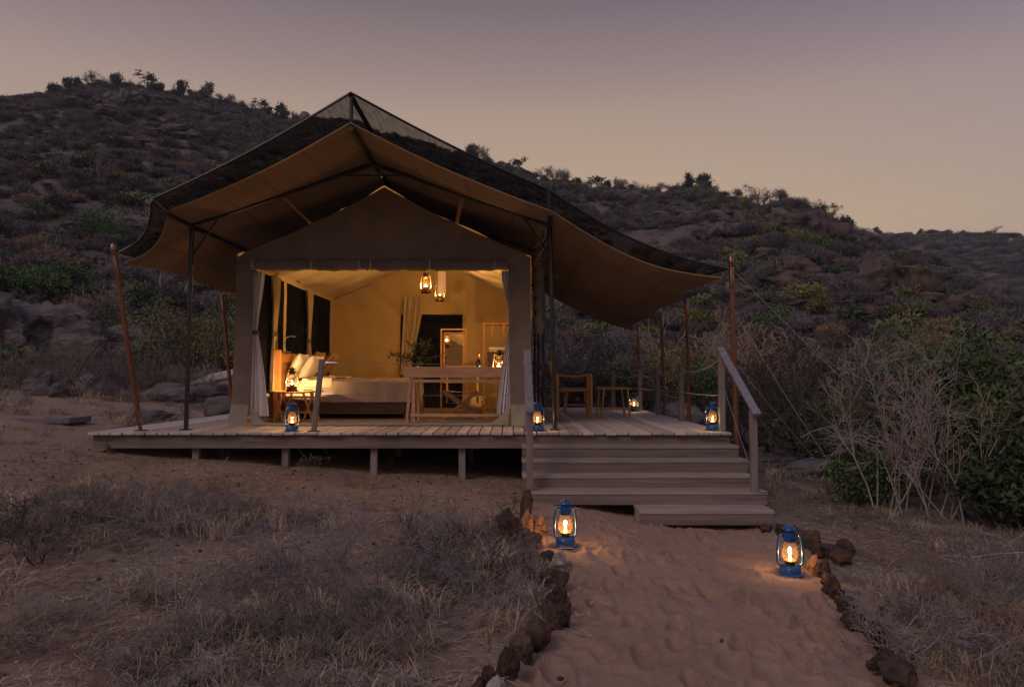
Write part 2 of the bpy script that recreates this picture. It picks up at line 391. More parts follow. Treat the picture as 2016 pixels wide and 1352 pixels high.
# terrain material: red sand, litter, soil and bare rock by noise and slope (world space)
def ground_mat(name, kind):
    m = bpy.data.materials.new(name); m.use_nodes = True; t = m.node_tree; t.nodes.clear(); L = t.links.new
    o = t.nodes.new('ShaderNodeOutputMaterial'); b = t.nodes.new('ShaderNodeBsdfPrincipled'); b.inputs['Roughness'].default_value = .95; b.inputs['Specular IOR Level'].default_value = .15
    g = t.nodes.new('ShaderNodeNewGeometry')
    def noise(sc, det=6, rough=.6, dist=0.0):
        n = t.nodes.new('ShaderNodeTexNoise'); L(g.outputs['Position'], n.inputs['Vector']); n.inputs['Scale'].default_value = sc; n.inputs['Detail'].default_value = det
        n.inputs['Roughness'].default_value = rough; n.inputs['Distortion'].default_value = dist; return n.outputs['Fac']
    def rmp(fac, lo, hi, c1, c2):
        r = t.nodes.new('ShaderNodeValToRGB'); L(fac, r.inputs[0]); r.color_ramp.elements[0].position = lo; r.color_ramp.elements[1].position = hi
        r.color_ramp.elements[0].color = (*c1, 1); r.color_ramp.elements[1].color = (*c2, 1); return r.outputs[0]
    def mix(fac, a, b_, mode='MIX'):
        x = t.nodes.new('ShaderNodeMix'); x.data_type = 'RGBA'; x.blend_type = mode
        if isinstance(fac, float): x.inputs[0].default_value = fac
        else: L(fac, x.inputs[0])
        L(a, x.inputs[6]); L(b_, x.inputs[7]); return x.outputs[2]
    BW = ((0, 0, 0), (1, 1, 1))
    if kind == 'sand':
        c = rmp(noise(1.1), .3, .7, (.335, .205, .14), (.45, .29, .205))
        c = mix(rmp(noise(9, 8, .7), .35, .75, *BW), c, rmp(noise(30), .3, .7, (.26, .155, .105), (.38, .24, .17)))
        bd, bs = .02, 34
    elif kind == 'ground':
        c = rmp(noise(.9), .3, .7, (.245, .15, .105), (.35, .225, .16))
        c = mix(rmp(noise(.55, 6, .65), .42, .62, *BW), c, rmp(noise(24, 8, .7), .3, .7, (.17, .125, .09), (.36, .265, .18)))   # straw and litter
        c = mix(rmp(noise(60, 4, .7), .60, .72, *BW), c, rmp(noise(3), .3, .7, (.10, .07, .055), (.17, .12, .09)))
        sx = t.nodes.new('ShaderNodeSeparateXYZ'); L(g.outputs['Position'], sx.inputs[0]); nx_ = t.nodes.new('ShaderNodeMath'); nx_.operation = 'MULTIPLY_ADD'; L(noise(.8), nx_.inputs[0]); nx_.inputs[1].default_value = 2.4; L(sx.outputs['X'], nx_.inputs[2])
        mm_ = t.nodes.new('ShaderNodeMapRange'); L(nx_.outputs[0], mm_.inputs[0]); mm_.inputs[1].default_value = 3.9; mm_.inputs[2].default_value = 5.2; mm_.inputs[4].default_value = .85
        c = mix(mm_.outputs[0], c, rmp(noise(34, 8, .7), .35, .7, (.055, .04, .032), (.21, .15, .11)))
        bd, bs = .025, 22
    else:
        c = rmp(noise(.16), .3, .7, (.10, .076, .067), (.18, .135, .115))
        c = mix(rmp(noise(.5, 8, .7), .45, .7, *BW), c, rmp(noise(2.5, 8, .7), .3, .7, (.10, .084, .077), (.21, .172, .145)))
        c = mix(rmp(noise(.07, 8, .7, .6), .52, .60, *BW), c, rmp(noise(.9, 10, .75, 1.0), .35, .7, (.085, .066, .063), (.26, .205, .19)))  # rock
        bd, bs = .35, 1.6
    L(c, b.inputs['Base Color'])
    bp = t.nodes.new('ShaderNodeBump'); bp.inputs['Distance'].default_value = bd; L(noise(bs, 8, .7), bp.inputs['Height']); L(bp.outputs[0], b.inputs['Normal'])
    L(b.outputs[0], o.inputs[0]); MATS[name] = m; return m
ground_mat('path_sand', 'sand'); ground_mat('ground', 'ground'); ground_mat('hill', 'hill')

# ------------------------------------------------------------------ terrain meshes: ground, path, hill
PATH_L = [(4.0, (905, 1352)), (3.6, (935, 1345)), (0, (1000, 1318)), (0, (1042, 1282)), (0, (1082, 1242)), (0, (1105, 1195)), (0, (1100, 1140)), (0, (1082, 1095)), (0, (1055, 1060)), (0, (1040, 1020))]
PATH_R = [(0, (1770, 1345)), (0, (1728, 1258)), (0, (1690, 1215)), (0, (1655, 1160)), (0, (1625, 1112)), (0, (1600, 1085)), (0, (1560, 1050))]
pl = [G(*p[1]) for p in PATH_L]; pr = [G(*p[1]) for p in PATH_R]
plY = np.array([p.y for p in pl]); plX = np.array([p.x for p in pl]); o_ = np.argsort(plY); plY, plX = plY[o_], plX[o_]
prY = np.array([p.y for p in pr]); prX = np.array([p.x for p in pr]); o_ = np.argsort(prY); prY, prX = prY[o_], prX[o_]
def path_mask(x, y):
    xl = np.interp(y, plY, plX); xr = np.interp(y, prY, prX)
    return (x > xl) & (x < xr) & (y > -6) & (y < 7.75)
rngF = np.random.default_rng(4)
prints = []
for i in range(190):
    y = rngF.uniform(1.6, 7.4); a = np.interp(y, plY, plX); b = np.interp(y, prY, prX)
    x = rngF.uniform(a + .1, b - .05); ang = rngF.normal(0.15, .55)
    prints.append((x, y, ang, rngF.uniform(.038, .062), rngF.uniform(.09, .15), rngF.uniform(.018, .042)))
for i in range(90):   # scuffs elsewhere on the sand
    x, y = rngF.uniform(-5.5, 5), rngF.uniform(6, 8.4)
    prints.append((x, y, rngF.uniform(0, 3.1), .05, .12, .010))
def micro(x, y):
    z = 0.022 * fbm(x * 2.3, y * 2.3, 3, 13) + 0.009 * fbm(x * 8, y * 8, 3, 23) + .015 * fbm(x * 26, y * 26, 2, 29)
    for (cx, cy, ang, a, b, d) in prints:
        m = (np.abs(x - cx) < .3) & (np.abs(y - cy) < .3)
        if not m.any(): continue
        dx, dy = x[m] - cx, y[m] - cy; c, s = math.cos(ang), math.sin(ang)
        q = ((dx * c + dy * s) / a) ** 2 + ((-dx * s + dy * c) / b) ** 2
        z[m] += -d * np.exp(-q ** 1.6) + d * .55 * np.exp(-((np.sqrt(q) - 1.35) / .32) ** 2)
    return z
def polar(r0, r1, nr, name):
    th = np.concatenate([np.linspace(-R(46), R(46), 561), np.linspace(R(46), R(314), 90)[1:-1]])
    rr = np.geomspace(r0, r1, nr)
    T, RR = np.meshgrid(th, rr); x = RR * np.sin(T); y = RR * np.cos(T)
    return th, rr, x, y
def grid_faces(nr, nt):
    i = np.arange(nr - 1)[:, None]; j = np.arange(nt)[None, :]
    a = i * nt + j; b = i * nt + (j + 1) % nt; c = (i + 1) * nt + (j + 1) % nt; d = (i + 1) * nt + j
    return np.stack([a, d, c, b], -1).reshape(-1, 4)
def np_mesh(name, v, f, mats, smooth=True, mi=None):
    m = bpy.data.meshes.new(name); nv, nf, k = len(v), len(f), f.shape[1]
    m.vertices.add(nv); m.vertices.foreach_set('co', np.ascontiguousarray(v, np.float32).ravel())
    m.loops.add(nf * k); m.loops.foreach_set('vertex_index', np.ascontiguousarray(f, np.int32).ravel())
    m.polygons.add(nf); m.polygons.foreach_set('loop_start', np.arange(0, nf * k, k, dtype=np.int32))
    try: m.polygons.foreach_set('loop_total', np.full(nf, k, np.int32))
    except Exception: pass
    for q in mats: m.materials.append(q)
    if mi is not None: m.polygons.foreach_set('material_index', np.ascontiguousarray(mi, np.int32))
    m.update(calc_edges=True); m.validate()
    if smooth: m.shade_smooth()
    return m
def compact(v, f):
    u, inv = np.unique(f, return_inverse=True); return v[u], inv.reshape(f.shape)
NR = 470
th, rr, gx, gy = polar(.6, 25, NR, 'ground')
gz = hfun(gx, gy) + micro(gx.ravel(), gy.ravel()).reshape(gx.shape) * (1 - sstep(16, 24, np.hypot(gx, gy)))
V = np.stack([gx, gy, gz], -1).reshape(-1, 3); Fq = grid_faces(NR, len(th))
cen = V[Fq].mean(1); pm = path_mask(cen[:, 0], cen[:, 1])
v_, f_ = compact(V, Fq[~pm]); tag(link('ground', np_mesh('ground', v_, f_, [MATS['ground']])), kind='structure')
v_, f_ = compact(V, Fq[pm]); tag(link('path', np_mesh('path', v_, f_, [MATS['path_sand']])), kind='structure')
thc_, rr2, hx_, hy_ = polar(25, 620, 170, 'hill')
hzv = hfun(hx_, hy_); hzv[0] = gz[-1]
V2 = np.stack([hx_, hy_, hzv], -1).reshape(-1, 3)
tag(link('hill', np_mesh('hill', V2, grid_faces(170, len(th)), [MATS['hill']])), kind='structure')

# ------------------------------------------------------------------ deck
rng = random.Random(7)
deck = thing('wooden_deck', 'raised weathered timber deck carrying the canvas tent', 'deck', (-1.26, 11.9, 0))
PW = .142
npl = int(round((DECK_X1 - DECK_X0) / PW)); PW = (DECK_X1 - DECK_X0) / npl
pm_ = []
for k in range(4):
    mb = MB(); mb.box((0, 0, 0), (PW - .013, DECK_Y1 - DECK_Y0 + .05, .032), bevel=.004); pm_.append(mb.mesh('plank', MATS['deck_wood']))
for i in range(npl):
    o = link('plank', pm_[i % 4], deck)
    o.location = (DECK_X0 + PW * (i + .5) + rng.uniform(-.0015, .0015), (DECK_Y0 + DECK_Y1) / 2 + rng.uniform(-.022, .022), DECK_Z - .016 + rng.uniform(-.003, .001))
    o.rotation_euler = (0, rng.uniform(-.008, .008), rng.uniform(-.0006, .0006))
fz = DECK_Z - .033
MB().box(((DECK_X0 + DECK_X1) / 2 + .01, DECK_Y0 + .045, fz - .085), (DECK_X1 - DECK_X0 - .05, .045, .165), bevel=.004).build('fascia_board', MATS['shaded_board_wood'], deck)
for x in (DECK_X0 + .06, DECK_X1 - .06):
    MB().box((x, (DECK_Y0 + DECK_Y1) / 2 + .05, fz - .085), (.045, DECK_Y1 - DECK_Y0 - .12, .16), bevel=.004).build('side_board', MATS['deck_wood'], deck)
for y in (10.4, 12.2, 14.0, 15.1):
    MB().box(((DECK_X0 + DECK_X1) / 2, y, fz - .085), (DECK_X1 - DECK_X0 - .2, .05, .15)).build('joist', MATS['board_wood'], deck)
for px in (387, 563, 737, 910):
    for y in (8.63, 10.47, 12.27, 14.07):
        x = at(px, 900, 8.63).x; z0 = hz(x, y) - .25
        MB().box((x, y, (z0 + fz - .02) / 2), (.085, .075, fz - .02 - z0), bevel=.004).build('post', MATS['post_wood'], deck)
for y in (10.47, 12.27, 14.07):
    for x in (1.0, 2.6):
        z0 = hz(x, y) - .25; MB().box((x, y, (z0 + fz - .02) / 2), (.085, .075, fz - .02 - z0)).build('post', MATS['post_wood'], deck)

# ------------------------------------------------------------------ steps
steps = thing('timber_steps', 'wide weathered timber steps leading from the sand path up to the deck', 'steps', (1.45, 7.9, 0))
SR, ST = .14, .245
ends = [(.115, 2.725), (.115, 2.755), (.115, 2.72), (.17, 2.79)]
for k, (xa, xb) in enumerate(ends):
    zt = DECK_Z - SR * (k + 1); yf = DECK_Y0 - .02 - ST * (k + 1)
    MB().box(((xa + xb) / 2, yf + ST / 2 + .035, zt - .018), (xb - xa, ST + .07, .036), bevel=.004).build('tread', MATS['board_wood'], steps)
    MB().box(((xa + xb) / 2, yf + .028, zt - .038 - .054), (xb - xa - .012, .04, .108), bevel=.004).build('riser', MATS['shaded_board_wood'], steps)
zt = DECK_Z - SR * 5; yf = DECK_Y0 - .02 - ST * 5 - .08; xa, xb = at(1259, 1001, yf).x, at(1525, 1001, yf).x
low = thing('loose_step', 'single short thick timber step set before the lowest of the deck steps', 'step', ((xa + xb) / 2, yf + .16, 0))
MB().box(((xa + xb) / 2, yf + .17, zt - .02), (xb - xa, .34, .04), bevel=.005).build('tread', MATS['board_wood'], low)
MB().box(((xa + xb) / 2, yf + .025, zt - .043 - .055), (xb - xa - .01, .045, .11), bevel=.005).build('riser', MATS['shaded_board_wood'], low)
MB().box((xa + .028, yf + .19, zt - .043 - .05), (.045, .27, .10), bevel=.005).build('side_board', MATS['board_wood'], low)
MB().box((xb - .028, yf + .19, zt - .043 - .05), (.045, .27, .10), bevel=.005).build('side_board', MATS['board_wood'], low)
for x in (xa + .2, xb - .12):
    z0 = hz(x, yf + .2) - .15; MB().box((x, yf + .2, (z0 + zt - .06) / 2), (.085, .085, zt - .06 - z0)).build('leg', MATS['post_wood'], low)
for xs in (.2, 1.45, 2.65):
    vs = []
    mb = MB()
    for k in range(4):
        zt_ = DECK_Z - SR * (k + 1) - .04; yf_ = DECK_Y0 - .02 - ST * (k + 1) + .06
        z0 = hz(xs, yf_) - .12
        mb.box((xs, yf_ + ST / 2 + .002 * k, (z0 + zt_) / 2), (.05 + .002 * k, ST, zt_ - z0))
    mb.build('stringer', MATS['post_wood'], steps)

# ------------------------------------------------------------------ stair handrails
def handrail(label, x, ytop, ztop, ybot, zbot, zfoot):
    t = thing('handrail', label, 'handrail', (x, ytop, DECK_Z), 'handrails of the deck steps')
    a, b = Vector((x, ytop + .04, ztop)), Vector((x, ybot, zbot))
    MB().beam(a, b, .088, .036, bevel=.005).build('rail', MATS['rail_wood'], t)
    MB().box((x, ytop, (DECK_Z + ztop - .05) / 2), (.07, .07, ztop - .05 - DECK_Z), bevel=.004).build('post', MATS['post_wood'], t)
    yb = ybot + .13; zb = zbot + (ztop - zbot) * .13 / (ytop - ybot) - .045
    MB().box((x, yb, (zfoot + zb) / 2), (.07, .07, zb - zfoot), bevel=.004).build('post', MATS['post_wood'], t)
    MB().tube([(x, ytop - .04, DECK_Z + .6), (x, yb + .04, zfoot + .16)], .004, 5).build('wire', MATS['wire'], t)
    return t
zs4 = DECK_Z - SR * 4
handrail('sloping grey handrail of the steps, beside the tent front', .195, 8.62, DECK_Z + 1.02, 7.42, 1.06, zs4)
handrail('sloping grey handrail of the steps, at the open corner of the deck', 2.655, 8.66, DECK_Z + 1.05, 7.42, 1.04, zs4)

# front cable rail: one leaning post and two taut wires
ct = thing('cable_rail_post', 'leaning grey rail post with turnbuckles on the front edge of the deck', 'post', at(617, 848, 8.62))
a, b = at(617.5, 850, 8.62), at(634, 707, 8.62)
MB().beam(a, b, .062, .05, bevel=.004, up=(0, 1, 0)).build('post', MATS['post_wood'], ct)
MB().box((a.x, a.y, DECK_Z + .006), (.13, .10, .010)).build('foot_plate', MATS['black_steel'], ct)
for (py, nm) in ((714, 'upper'), (776, 'lower')):
    p0 = at(636 if py == 714 else 630, py, 8.62); p1 = Vector((.155, 8.62, p0.z - .01))
    c = tag(MB().tube([p0, p0.lerp(p1, .5) + Vector((0, 0, -.012)), p1], .0032, 5).build('rail_wire', MATS['wire']),
            'upper taut steel wire stretched across the tent front' if nm == 'upper' else 'lower taut steel wire stretched across the tent front', 'wire')
    MB().tube([p0 + Vector((.0, 0, 0)), p0 + Vector((.035, 0, 0)), p0 + Vector((.06, 0, 0)), p0 + Vector((.17, 0, -.001)), p0 + Vector((.2, 0, -.001))], [.006, .008, .012, .011, .006], 6).build('turnbuckle', MATS['silver'], ct)

# side rope rail on the open side of the deck
rope_posts = []
for i, (px, Yp) in enumerate([(1348, 10.75), (1296, 12.5), (1260, 14.2)]):
    x = 2.66; h_ = [.88, .86, .84][i]
    o = MB().box((x, Yp, DECK_Z + h_ / 2), (.075, .075, h_), bevel=.005).build('rail_post', MATS['post_wood'])
    tag(o, 'square grey rail post threaded by ropes along the open deck side', 'post', 'rope rail posts along the open deck side'); rope_posts.append((x, Yp, h_))
x5, y5 = 2.25, 15.2
tag(MB().box((x5, y5, DECK_Z + .41), (.075, .075, .82), bevel=.005).build('rail_post', MATS['post_wood']), 'square grey rail post on the back edge of the deck', 'post')
pts = [(2.66, 8.68, 1.0)] + [(x, y, h) for x, y, h in rope_posts] + [(x5, y5, .82)]
for lvl, nm in ((0, 'upper pale rope sagging between the posts of the open deck side'), (1, 'lower pale rope drawn between the posts of the open deck side')):
    P_ = []
    for i in range(len(pts) - 1):
        for k in range(9):
            s = k / 8; x = pts[i][0] * (1 - s) + pts[i + 1][0] * s; y = pts[i][1] * (1 - s) + pts[i + 1][1] * s
            h_ = (pts[i][2] * (1 - s) + pts[i + 1][2] * s) - .08 if lvl == 0 else .45
            P_.append((x, y, DECK_Z + h_ - (.09 if lvl == 0 else .015) * 4 * s * (1 - s)))
    tag(MB().tube(P_, .009, 6).build('rail_rope', MATS['rope']), nm, 'rope')

# ------------------------------------------------------------------ inner tent
TX0, TX1, TY0, TY1, TZE, TZR = -3.90, .264, 9.6, 15.0, 3.17, 4.14
TXC = (TX0 + TX1) / 2
tent = thing('safari_tent', 'tan canvas safari tent with open front, lit from inside', 'tent', (TXC, 12.3, DECK_Z))
def gable_top(x):
    s = abs(x - TXC) / ((TX1 - TX0) / 2); z = TZR + (TZE - TZR) * s
    return z - .055 * math.sin(math.pi * min(s, 1)) - .03 * (s > .97)
ZOP = at(750, 531, TY0).z
def wrinkle(x, z, k=1.0, seed=0.):
    return k * (.02 * mnoise.noise((x * 1.3, z * 1.1, seed)) + .010 * mnoise.noise((x * 3.5 + z * 2.2, z * 2.5 - x, seed + 4)))
MB().sheet(lambda u, v: (lambda x: (x, TY0 + wrinkle(x, v * 2, 1.2, 1) - .05 * math.exp(-abs(abs(x - TXC) - 1.0) * 8) * v + .022 * math.sin((x - TXC) * 9 / (.35 + 1.1 * (1 - v))) * v * (1 - v), ZOP + (gable_top(x) - ZOP) * v))(TX0 + (TX1 - TX0) * u), 70, 18).build('gable_panel', MATS['canvas'], tent, True)
XL, XR = at(499, 600, TY0).x, at(1001, 600, TY0).x
def front_panel(xa, xb, flare):
    def fn(u, v):
        z = DECK_Z + .30 + (ZOP - DECK_Z - .30) * v; x = xa + (xb - xa) * u
        x += flare * (1 - v) ** 2 * .03
        return (x, TY0 - .004 + wrinkle(x, z, .8, 3) - .03 * (1 - v) ** 3, z)
    MB().sheet(fn, 10, 30).build('front_panel', MATS['canvas'], tent, True)
    def fs(u, v):
        z = DECK_Z + .006 + .30 * v; x = xa + (xb - xa) * u + flare * .03 * (1 + .5 * (1 - v))
        if v < .5 and flare > 0: pass
        return (x, TY0 - .012 + wrinkle(x * 2.5, z * 3, 1.6, 5) - .03 - .05 * (1 - v) ** 2, z)
    MB().sheet(fs, 12, 8).build('skirt', MATS['canvas_skirt'], tent, True)
front_panel(TX0, XL, -1); front_panel(XR, TX1, 1)
# curved foot of the door opening: canvas sweeps up into each jamb
for sgn, xj in ((1, XL), (-1, XR)):
    def fc(u, v, sgn=sgn, xj=xj):
        x = xj + sgn * .42 * u; hgt = .02 + .30 * (1 - u) ** 3
        return (x, TY0 - .055 + wrinkle(x * 2, v, 1.2, 8) + .01 * v, DECK_Z + .006 + hgt * v)
    MB().sheet(fc, 14, 6).build('door_foot', MATS['canvas_skirt'], tent, True)
MB().tube([(XL + .05 + (XR - XL - .1) * k / 20, TY0 - .05 + .008 * math.sin(k * 1.7), DECK_Z + .022 + .006 * math.sin(k * 2.3)) for k in range(21)], .020, 8).build('threshold', MATS['canvas_skirt'], tent, True)
# rolled-up door flap
rpts, rrad = [], []
xa, xb = at(497, 523, TY0).x, at(999, 521, TY0).x
ties = [.02, .245, .435, .475, .70, .955]
for k in range(141):
    s = k / 140; d = min(abs(s - q) for q in ties)
    rpts.append((xa + (xb - xa) * s, TY0 - .085 + .008 * mnoise.noise((s * 9, 0, 0)), ZOP + .06 - .018 * math.sin(s * math.pi * 5) ** 2 * .6 + .006 * mnoise.noise((s * 14, 3, 0))))
    rrad.append(.083 - .028 * math.exp(-(d / .014) ** 2) + .014 * mnoise.noise((s * 26, 7, 0)))
roll = MB().tube(rpts, rrad, 18).build('rolled_flap', MATS['canvas'], tent, True)
for q in ties:
    k = int(q * 140); p = Vector(rpts[k])
    MB().tube([p + Vector((-.016, 0, 0)), p + Vector((.016, 0, 0))], .078, 14).build('tie_strap', MATS['canvas_skirt'], roll, True)
# side walls with mesh windows
def wall_strip(x, y0, y1, z0, z1, m='canvas_inner', name='wall_panel', n=(16, 12)):
    return MB().sheet(lambda u, v: (x + wrinkle(y0 + (y1 - y0) * u, z0 + (z1 - z0) * v, .9, x), y0 + (y1 - y0) * u, z0 + (z1 - z0) * v), *n).build(name, MATS[m], tent, True)
for x in (TX0, TX1):
    wall_strip(x, TY0, TY1, DECK_Z + .005, DECK_Z + .42)
    wall_strip(x, TY0, TY1, TZE - .10, TZE)
    ys = [TY0, TY0 + .14, 11.62, 11.74, 13.1, 13.22, 14.6, TY1]
    for k in range(0, 8, 2): wall_strip(x, ys[k], ys[k + 1], DECK_Z + .42, TZE - .10, n=(4, 16))
    for k in range(1, 7, 2): wall_strip(x + (-.012 if x < -1 else .012), ys[k] - .02, ys[k + 1] + .02, DECK_Z + .40, TZE - .08, 'window_net', 'window_mesh', (4, 4))
# back wall with a mesh doorway
BX0, BX1, BZ = -2.46, -1.09, at(870, 619, TY1).z
def back(xa, xb, za, zb, nm='wall_panel', m='canvas_inner', n=(16, 20), dy=0):
    def fn(u, v):
        x = xa + (xb - xa) * u; zt_ = zb if zb else gable_top(x)
        z = za + (zt_ - za) * v
        fold = .03 * math.exp(-((x - TXC - (z - 3.0) * .5) / .12) ** 2) + .03 * math.exp(-((x - TXC + .9 + (z - 3.) * .9) / .1) ** 2)
        return (x, TY1 + dy + wrinkle(x, z, 3.2, 9) + fold * 1.6 + .035 * math.sin(x * 7 + 1.2 * math.sin(z * 2)) * max(0, z - 2.2) / 2, z)
    return MB().sheet(fn, *n).build(nm, MATS[m], tent, True)
back(TX0, BX0, DECK_Z, BZ); back(BX1, TX1, DECK_Z, BZ); back(TX0, TX1, BZ, None, n=(60, 14))
back(BX0 - .03, BX1 + .03, DECK_Z, BZ + .03, 'window_mesh', 'window_net', (4, 4), .06)
# roof slopes (lining visible from the doorway)
for sgn in (-1, 1):
    def fr(u, v, sgn=sgn):
        y = TY0 + (TY1 - TY0) * v; s = u; x = TXC + sgn * s * (TX1 - TX0) / 2
        z = TZR + (TZE - TZR) * s - .16 * math.sin(math.pi * s) * (.35 + .65 * math.sin(math.pi * v)) - .05 * s * math.sin(math.pi * ((v * 2) % 1))
        return (x, y, z + wrinkle(x * 1.4, y * 1.2, 2.4, 12) + .02 * math.sin(y * 9 + x * 4) * s)
    MB().sheet(fr, 24, 40).build('roof_panel', MATS['ceiling_lining'], tent, True)
MB().box((TXC, (TY0 + TY1) / 2 - .1, DECK_Z + .004), (TX1 - TX0 - .06, TY1 - TY0 - .25, .006)).build('floor_sheet', MATS['canvas_skirt'], tent)

# curtains -----------------------------------------------------------------
def curtain(label, top_a, top_b, tie, foot_a, foot_b, m, zt, zm, zb, folds=6, depth=.035, normal=(0, -1), waist=.05, group=None):
    """gathered curtain: top edge a-b, pinched at tie, foot edge a-b (x, y pairs)"""
    base = ((foot_a[0] + foot_b[0]) / 2, (foot_a[1] + foot_b[1]) / 2, zb)
    t = thing('curtain', label, 'curtain', base, group)
    nx, ny = normal
    tx = ((top_b[0] - top_a[0]), (top_b[1] - top_a[1])); tl = math.hypot(*tx); tx = (tx[0] / tl, tx[1] / tl)
    def fn(u, v):
        z = zt + (zb - zt) * v; sm = (zt - zm) / (zt - zb)
        if v < sm:
            s = v / sm; k = s * s * (3 - 2 * s) * .9 + .1 * s
            ax = top_a[0] + (tie[0] - tx[0] * waist - top_a[0]) * k; ay = top_a[1] + (tie[1] - tx[1] * waist - top_a[1]) * k
            bx = top_b[0] + (tie[0] + tx[0] * waist - top_b[0]) * k; by = top_b[1] + (tie[1] + tx[1] * waist - top_b[1]) * k
            a_ = depth * (1 - .5 * k)
        else:
            s = (v - sm) / (1 - sm) if sm < 1 else 0; k = s ** .8
            ax = tie[0] - tx[0] * waist + (foot_a[0] - tie[0] + tx[0] * waist) * k; ay = tie[1] - tx[1] * waist + (foot_a[1] - tie[1] + tx[1] * waist) * k
            bx = tie[0] + tx[0] * waist + (foot_b[0] - tie[0] - tx[0] * waist) * k; by = tie[1] + tx[1] * waist + (foot_b[1] - tie[1] - tx[1] * waist) * k
            a_ = depth * (.5 + .7 * k)
        f = a_ * (math.sin(2 * math.pi * folds * u + 1.3 * math.sin(v * 2.4)) + .5 * math.sin(2 * math.pi * folds * 1.7 * u + 2))
        return (ax + (bx - ax) * u + nx * f, ay + (by - ay) * u + ny * f, z)
    MB().sheet(fn, folds * 9, 44).build('drape', MATS[m], t, True)
    if zm > zb + .05:
        ring = [(tie[0] + (tx[0] * math.cos(q) * (waist + .012)) + nx * math.sin(q) * (depth * .9 + .012), tie[1] + (tx[1] * math.cos(q) * (waist + .012)) + ny * math.sin(q) * (depth * .9 + .012)) for q in [2 * math.pi * k / 20 for k in range(20)]]
        vs = [(x, y, zm - .028) for x, y in ring] + [(x, y, zm + .028) for x, y in ring]
        MB().add(vs, [(k, (k + 1) % 20, 20 + (k + 1) % 20, 20 + k) for k in range(20)]).build('tie_band', MATS['tie_band'], t, True)
    return t
YC = TY0 + .10
X_ = lambda px, Y: at(px, 700, Y).x
Z_ = lambda py, Y: at(1008, py, Y).z
curtain('long pale lilac curtain tied back at the tent doorway, on the bed side', (X_(498, YC), YC), (X_(518, YC), YC), (X_(500, YC) + .02, YC - .02), (X_(489, YC), YC - .04), (X_(535, YC), YC - .06), 'curtain', Z_(535, YC), Z_(655, YC), Z_(818, YC), 5, .022, waist=.038)
curtain('long pale lilac curtain swept aside at the tent doorway, beside the desk', (X_(987, YC), YC), (X_(1003, YC), YC), (X_(1008, YC), YC + .03), (X_(977, YC), YC - .04), (X_(1003, YC), YC - .03), 'curtain', Z_(533, YC), Z_(640, YC), Z_(815, YC), 4, .022, waist=.03)
xw = TX0 + .07
for Yc, lb in ((11.0, 'gathered tan curtain on the mesh window behind the headboard'), (12.85, 'gathered tan curtain on the mesh window above the striped cushion')):
    curtain(lb, (xw, Yc - .16), (xw, Yc + .22), (xw, Yc), (xw, Yc - .2), (xw, Yc + .2), 'curtain_inner', TZE - .1, DECK_Z + 1.36, DECK_Z + .45, 5, .03, (1, 0), .09)
curtain('tan curtain drawn aside at the dark back doorway of the tent', (X_(795, 14.85), 14.85), (X_(833, 14.85), 14.85), (X_(800, 14.85), 14.85), (X_(792, 14.85), 14.85), (X_(818, 14.85), 14.85), 'curtain_inner', Z_(584, 14.85), Z_(740, 14.85), DECK_Z + .05, 5, .035, waist=.12)

# rolled side flap hanging on the outer wall
sf = thing('rolled_side_flap', 'bunched tan canvas roll tied against the outside tent wall beside the black poles', 'canvas roll', (TX1 + .12, 9.75, 2.2))
q = [(TX1 + .13 + .02 * math.sin(k * 1.9), 9.78, 3.25 - k * .062) for k in range(20)]
rl = MB().tube(q, [.055 + .035 * abs(math.sin(k * .83 + .4)) for k in range(20)], 12).build('roll', MATS['canvas'], sf, True)
for k in (3, 8, 13):
    MB().tube([Vector(q[k]) + Vector((0, 0, -.012)), Vector(q[k]) + Vector((0, 0, .012))], .075, 10).build('tie', MATS['strap'], rl, True)
MB().tube([(TX1 + .05, 9.65, 3.28), (TX1 + .2, 9.4, 3.36), (.46, 9.05, 3.5)], .008, 5).build('cord', MATS['rope'], sf)
MB().tube([(TX1 + .05, 9.65, 3.05), (TX1 + .15, 9.4, 3.18), (.47, 9.02, 3.25)], .006, 5).build('cord', MATS['rope'], sf)

# ------------------------------------------------------------------ steel frame
fr_ = thing('steel_frame', 'black steel pole frame holding up the canvas fly', 'frame', (-1.83, 11.9, DECK_Z))
EX0, EX1 = -4.20, .50; RX, RZ = -1.83, 4.24
fyz = 3.42
frames = [8.88, 10.9, 12.9, 14.9]
for i, y in enumerate(frames):
    for x, s in ((EX0, -1), (EX1, 1)):
        top = fyz + .01; xb_ = x + (.055 if s > 0 and i == 0 else 0) - (.02 if s < 0 else 0)
        MB().tube([(xb_, y, DECK_Z), (x, y, top)], .029 if i == 0 else .024, 10).build('leg', MATS['black_steel'], fr_, True)
        MB().box((xb_, y, DECK_Z + .005), (.12, .12, .010)).build('foot_plate', MATS['black_steel'], fr_)
        MB().tube([(x, y, top), (RX, y, RZ)], .027, 10).build('rafter', MATS['black_steel'], fr_, True)
        if i in (0, 3):
            rd = Vector((RX - x, 0, RZ - top)).normalized(); k = Vector((x, y, top)) + rd * .38
            MB().tube([(x, y, top - .42), k], .015, 8).build('brace', MATS['black_steel'], fr_, True)
            MB().tube([Vector((x, y + .0, top - .05)), Vector((x, y + .45, top - .02))], .016, 8).build('brace', MATS['black_steel'], fr_, True)
    MB().tube([(RX - .42, y, RZ - .145), (RX + .42, y, RZ - .145)], .013, 8).build('collar_tie', MATS['black_steel'], fr_, True)
for x in (EX0, EX1):
    MB().tube([(x + (.03 if x < 0 else -.03), 8.15, fyz - .01), (x, 8.88, fyz + .0), (x, 14.95, fyz + .0)], .027, 10).build('eave_pole', MATS['black_steel'], fr_, True)
MB().tube([(RX, 7.62, RZ + .02), (RX, 14.95, RZ + .02)], .032, 10).build('ridge_pole', MATS['black_steel'], fr_, True)
APX = at(685, 183, 7.6)
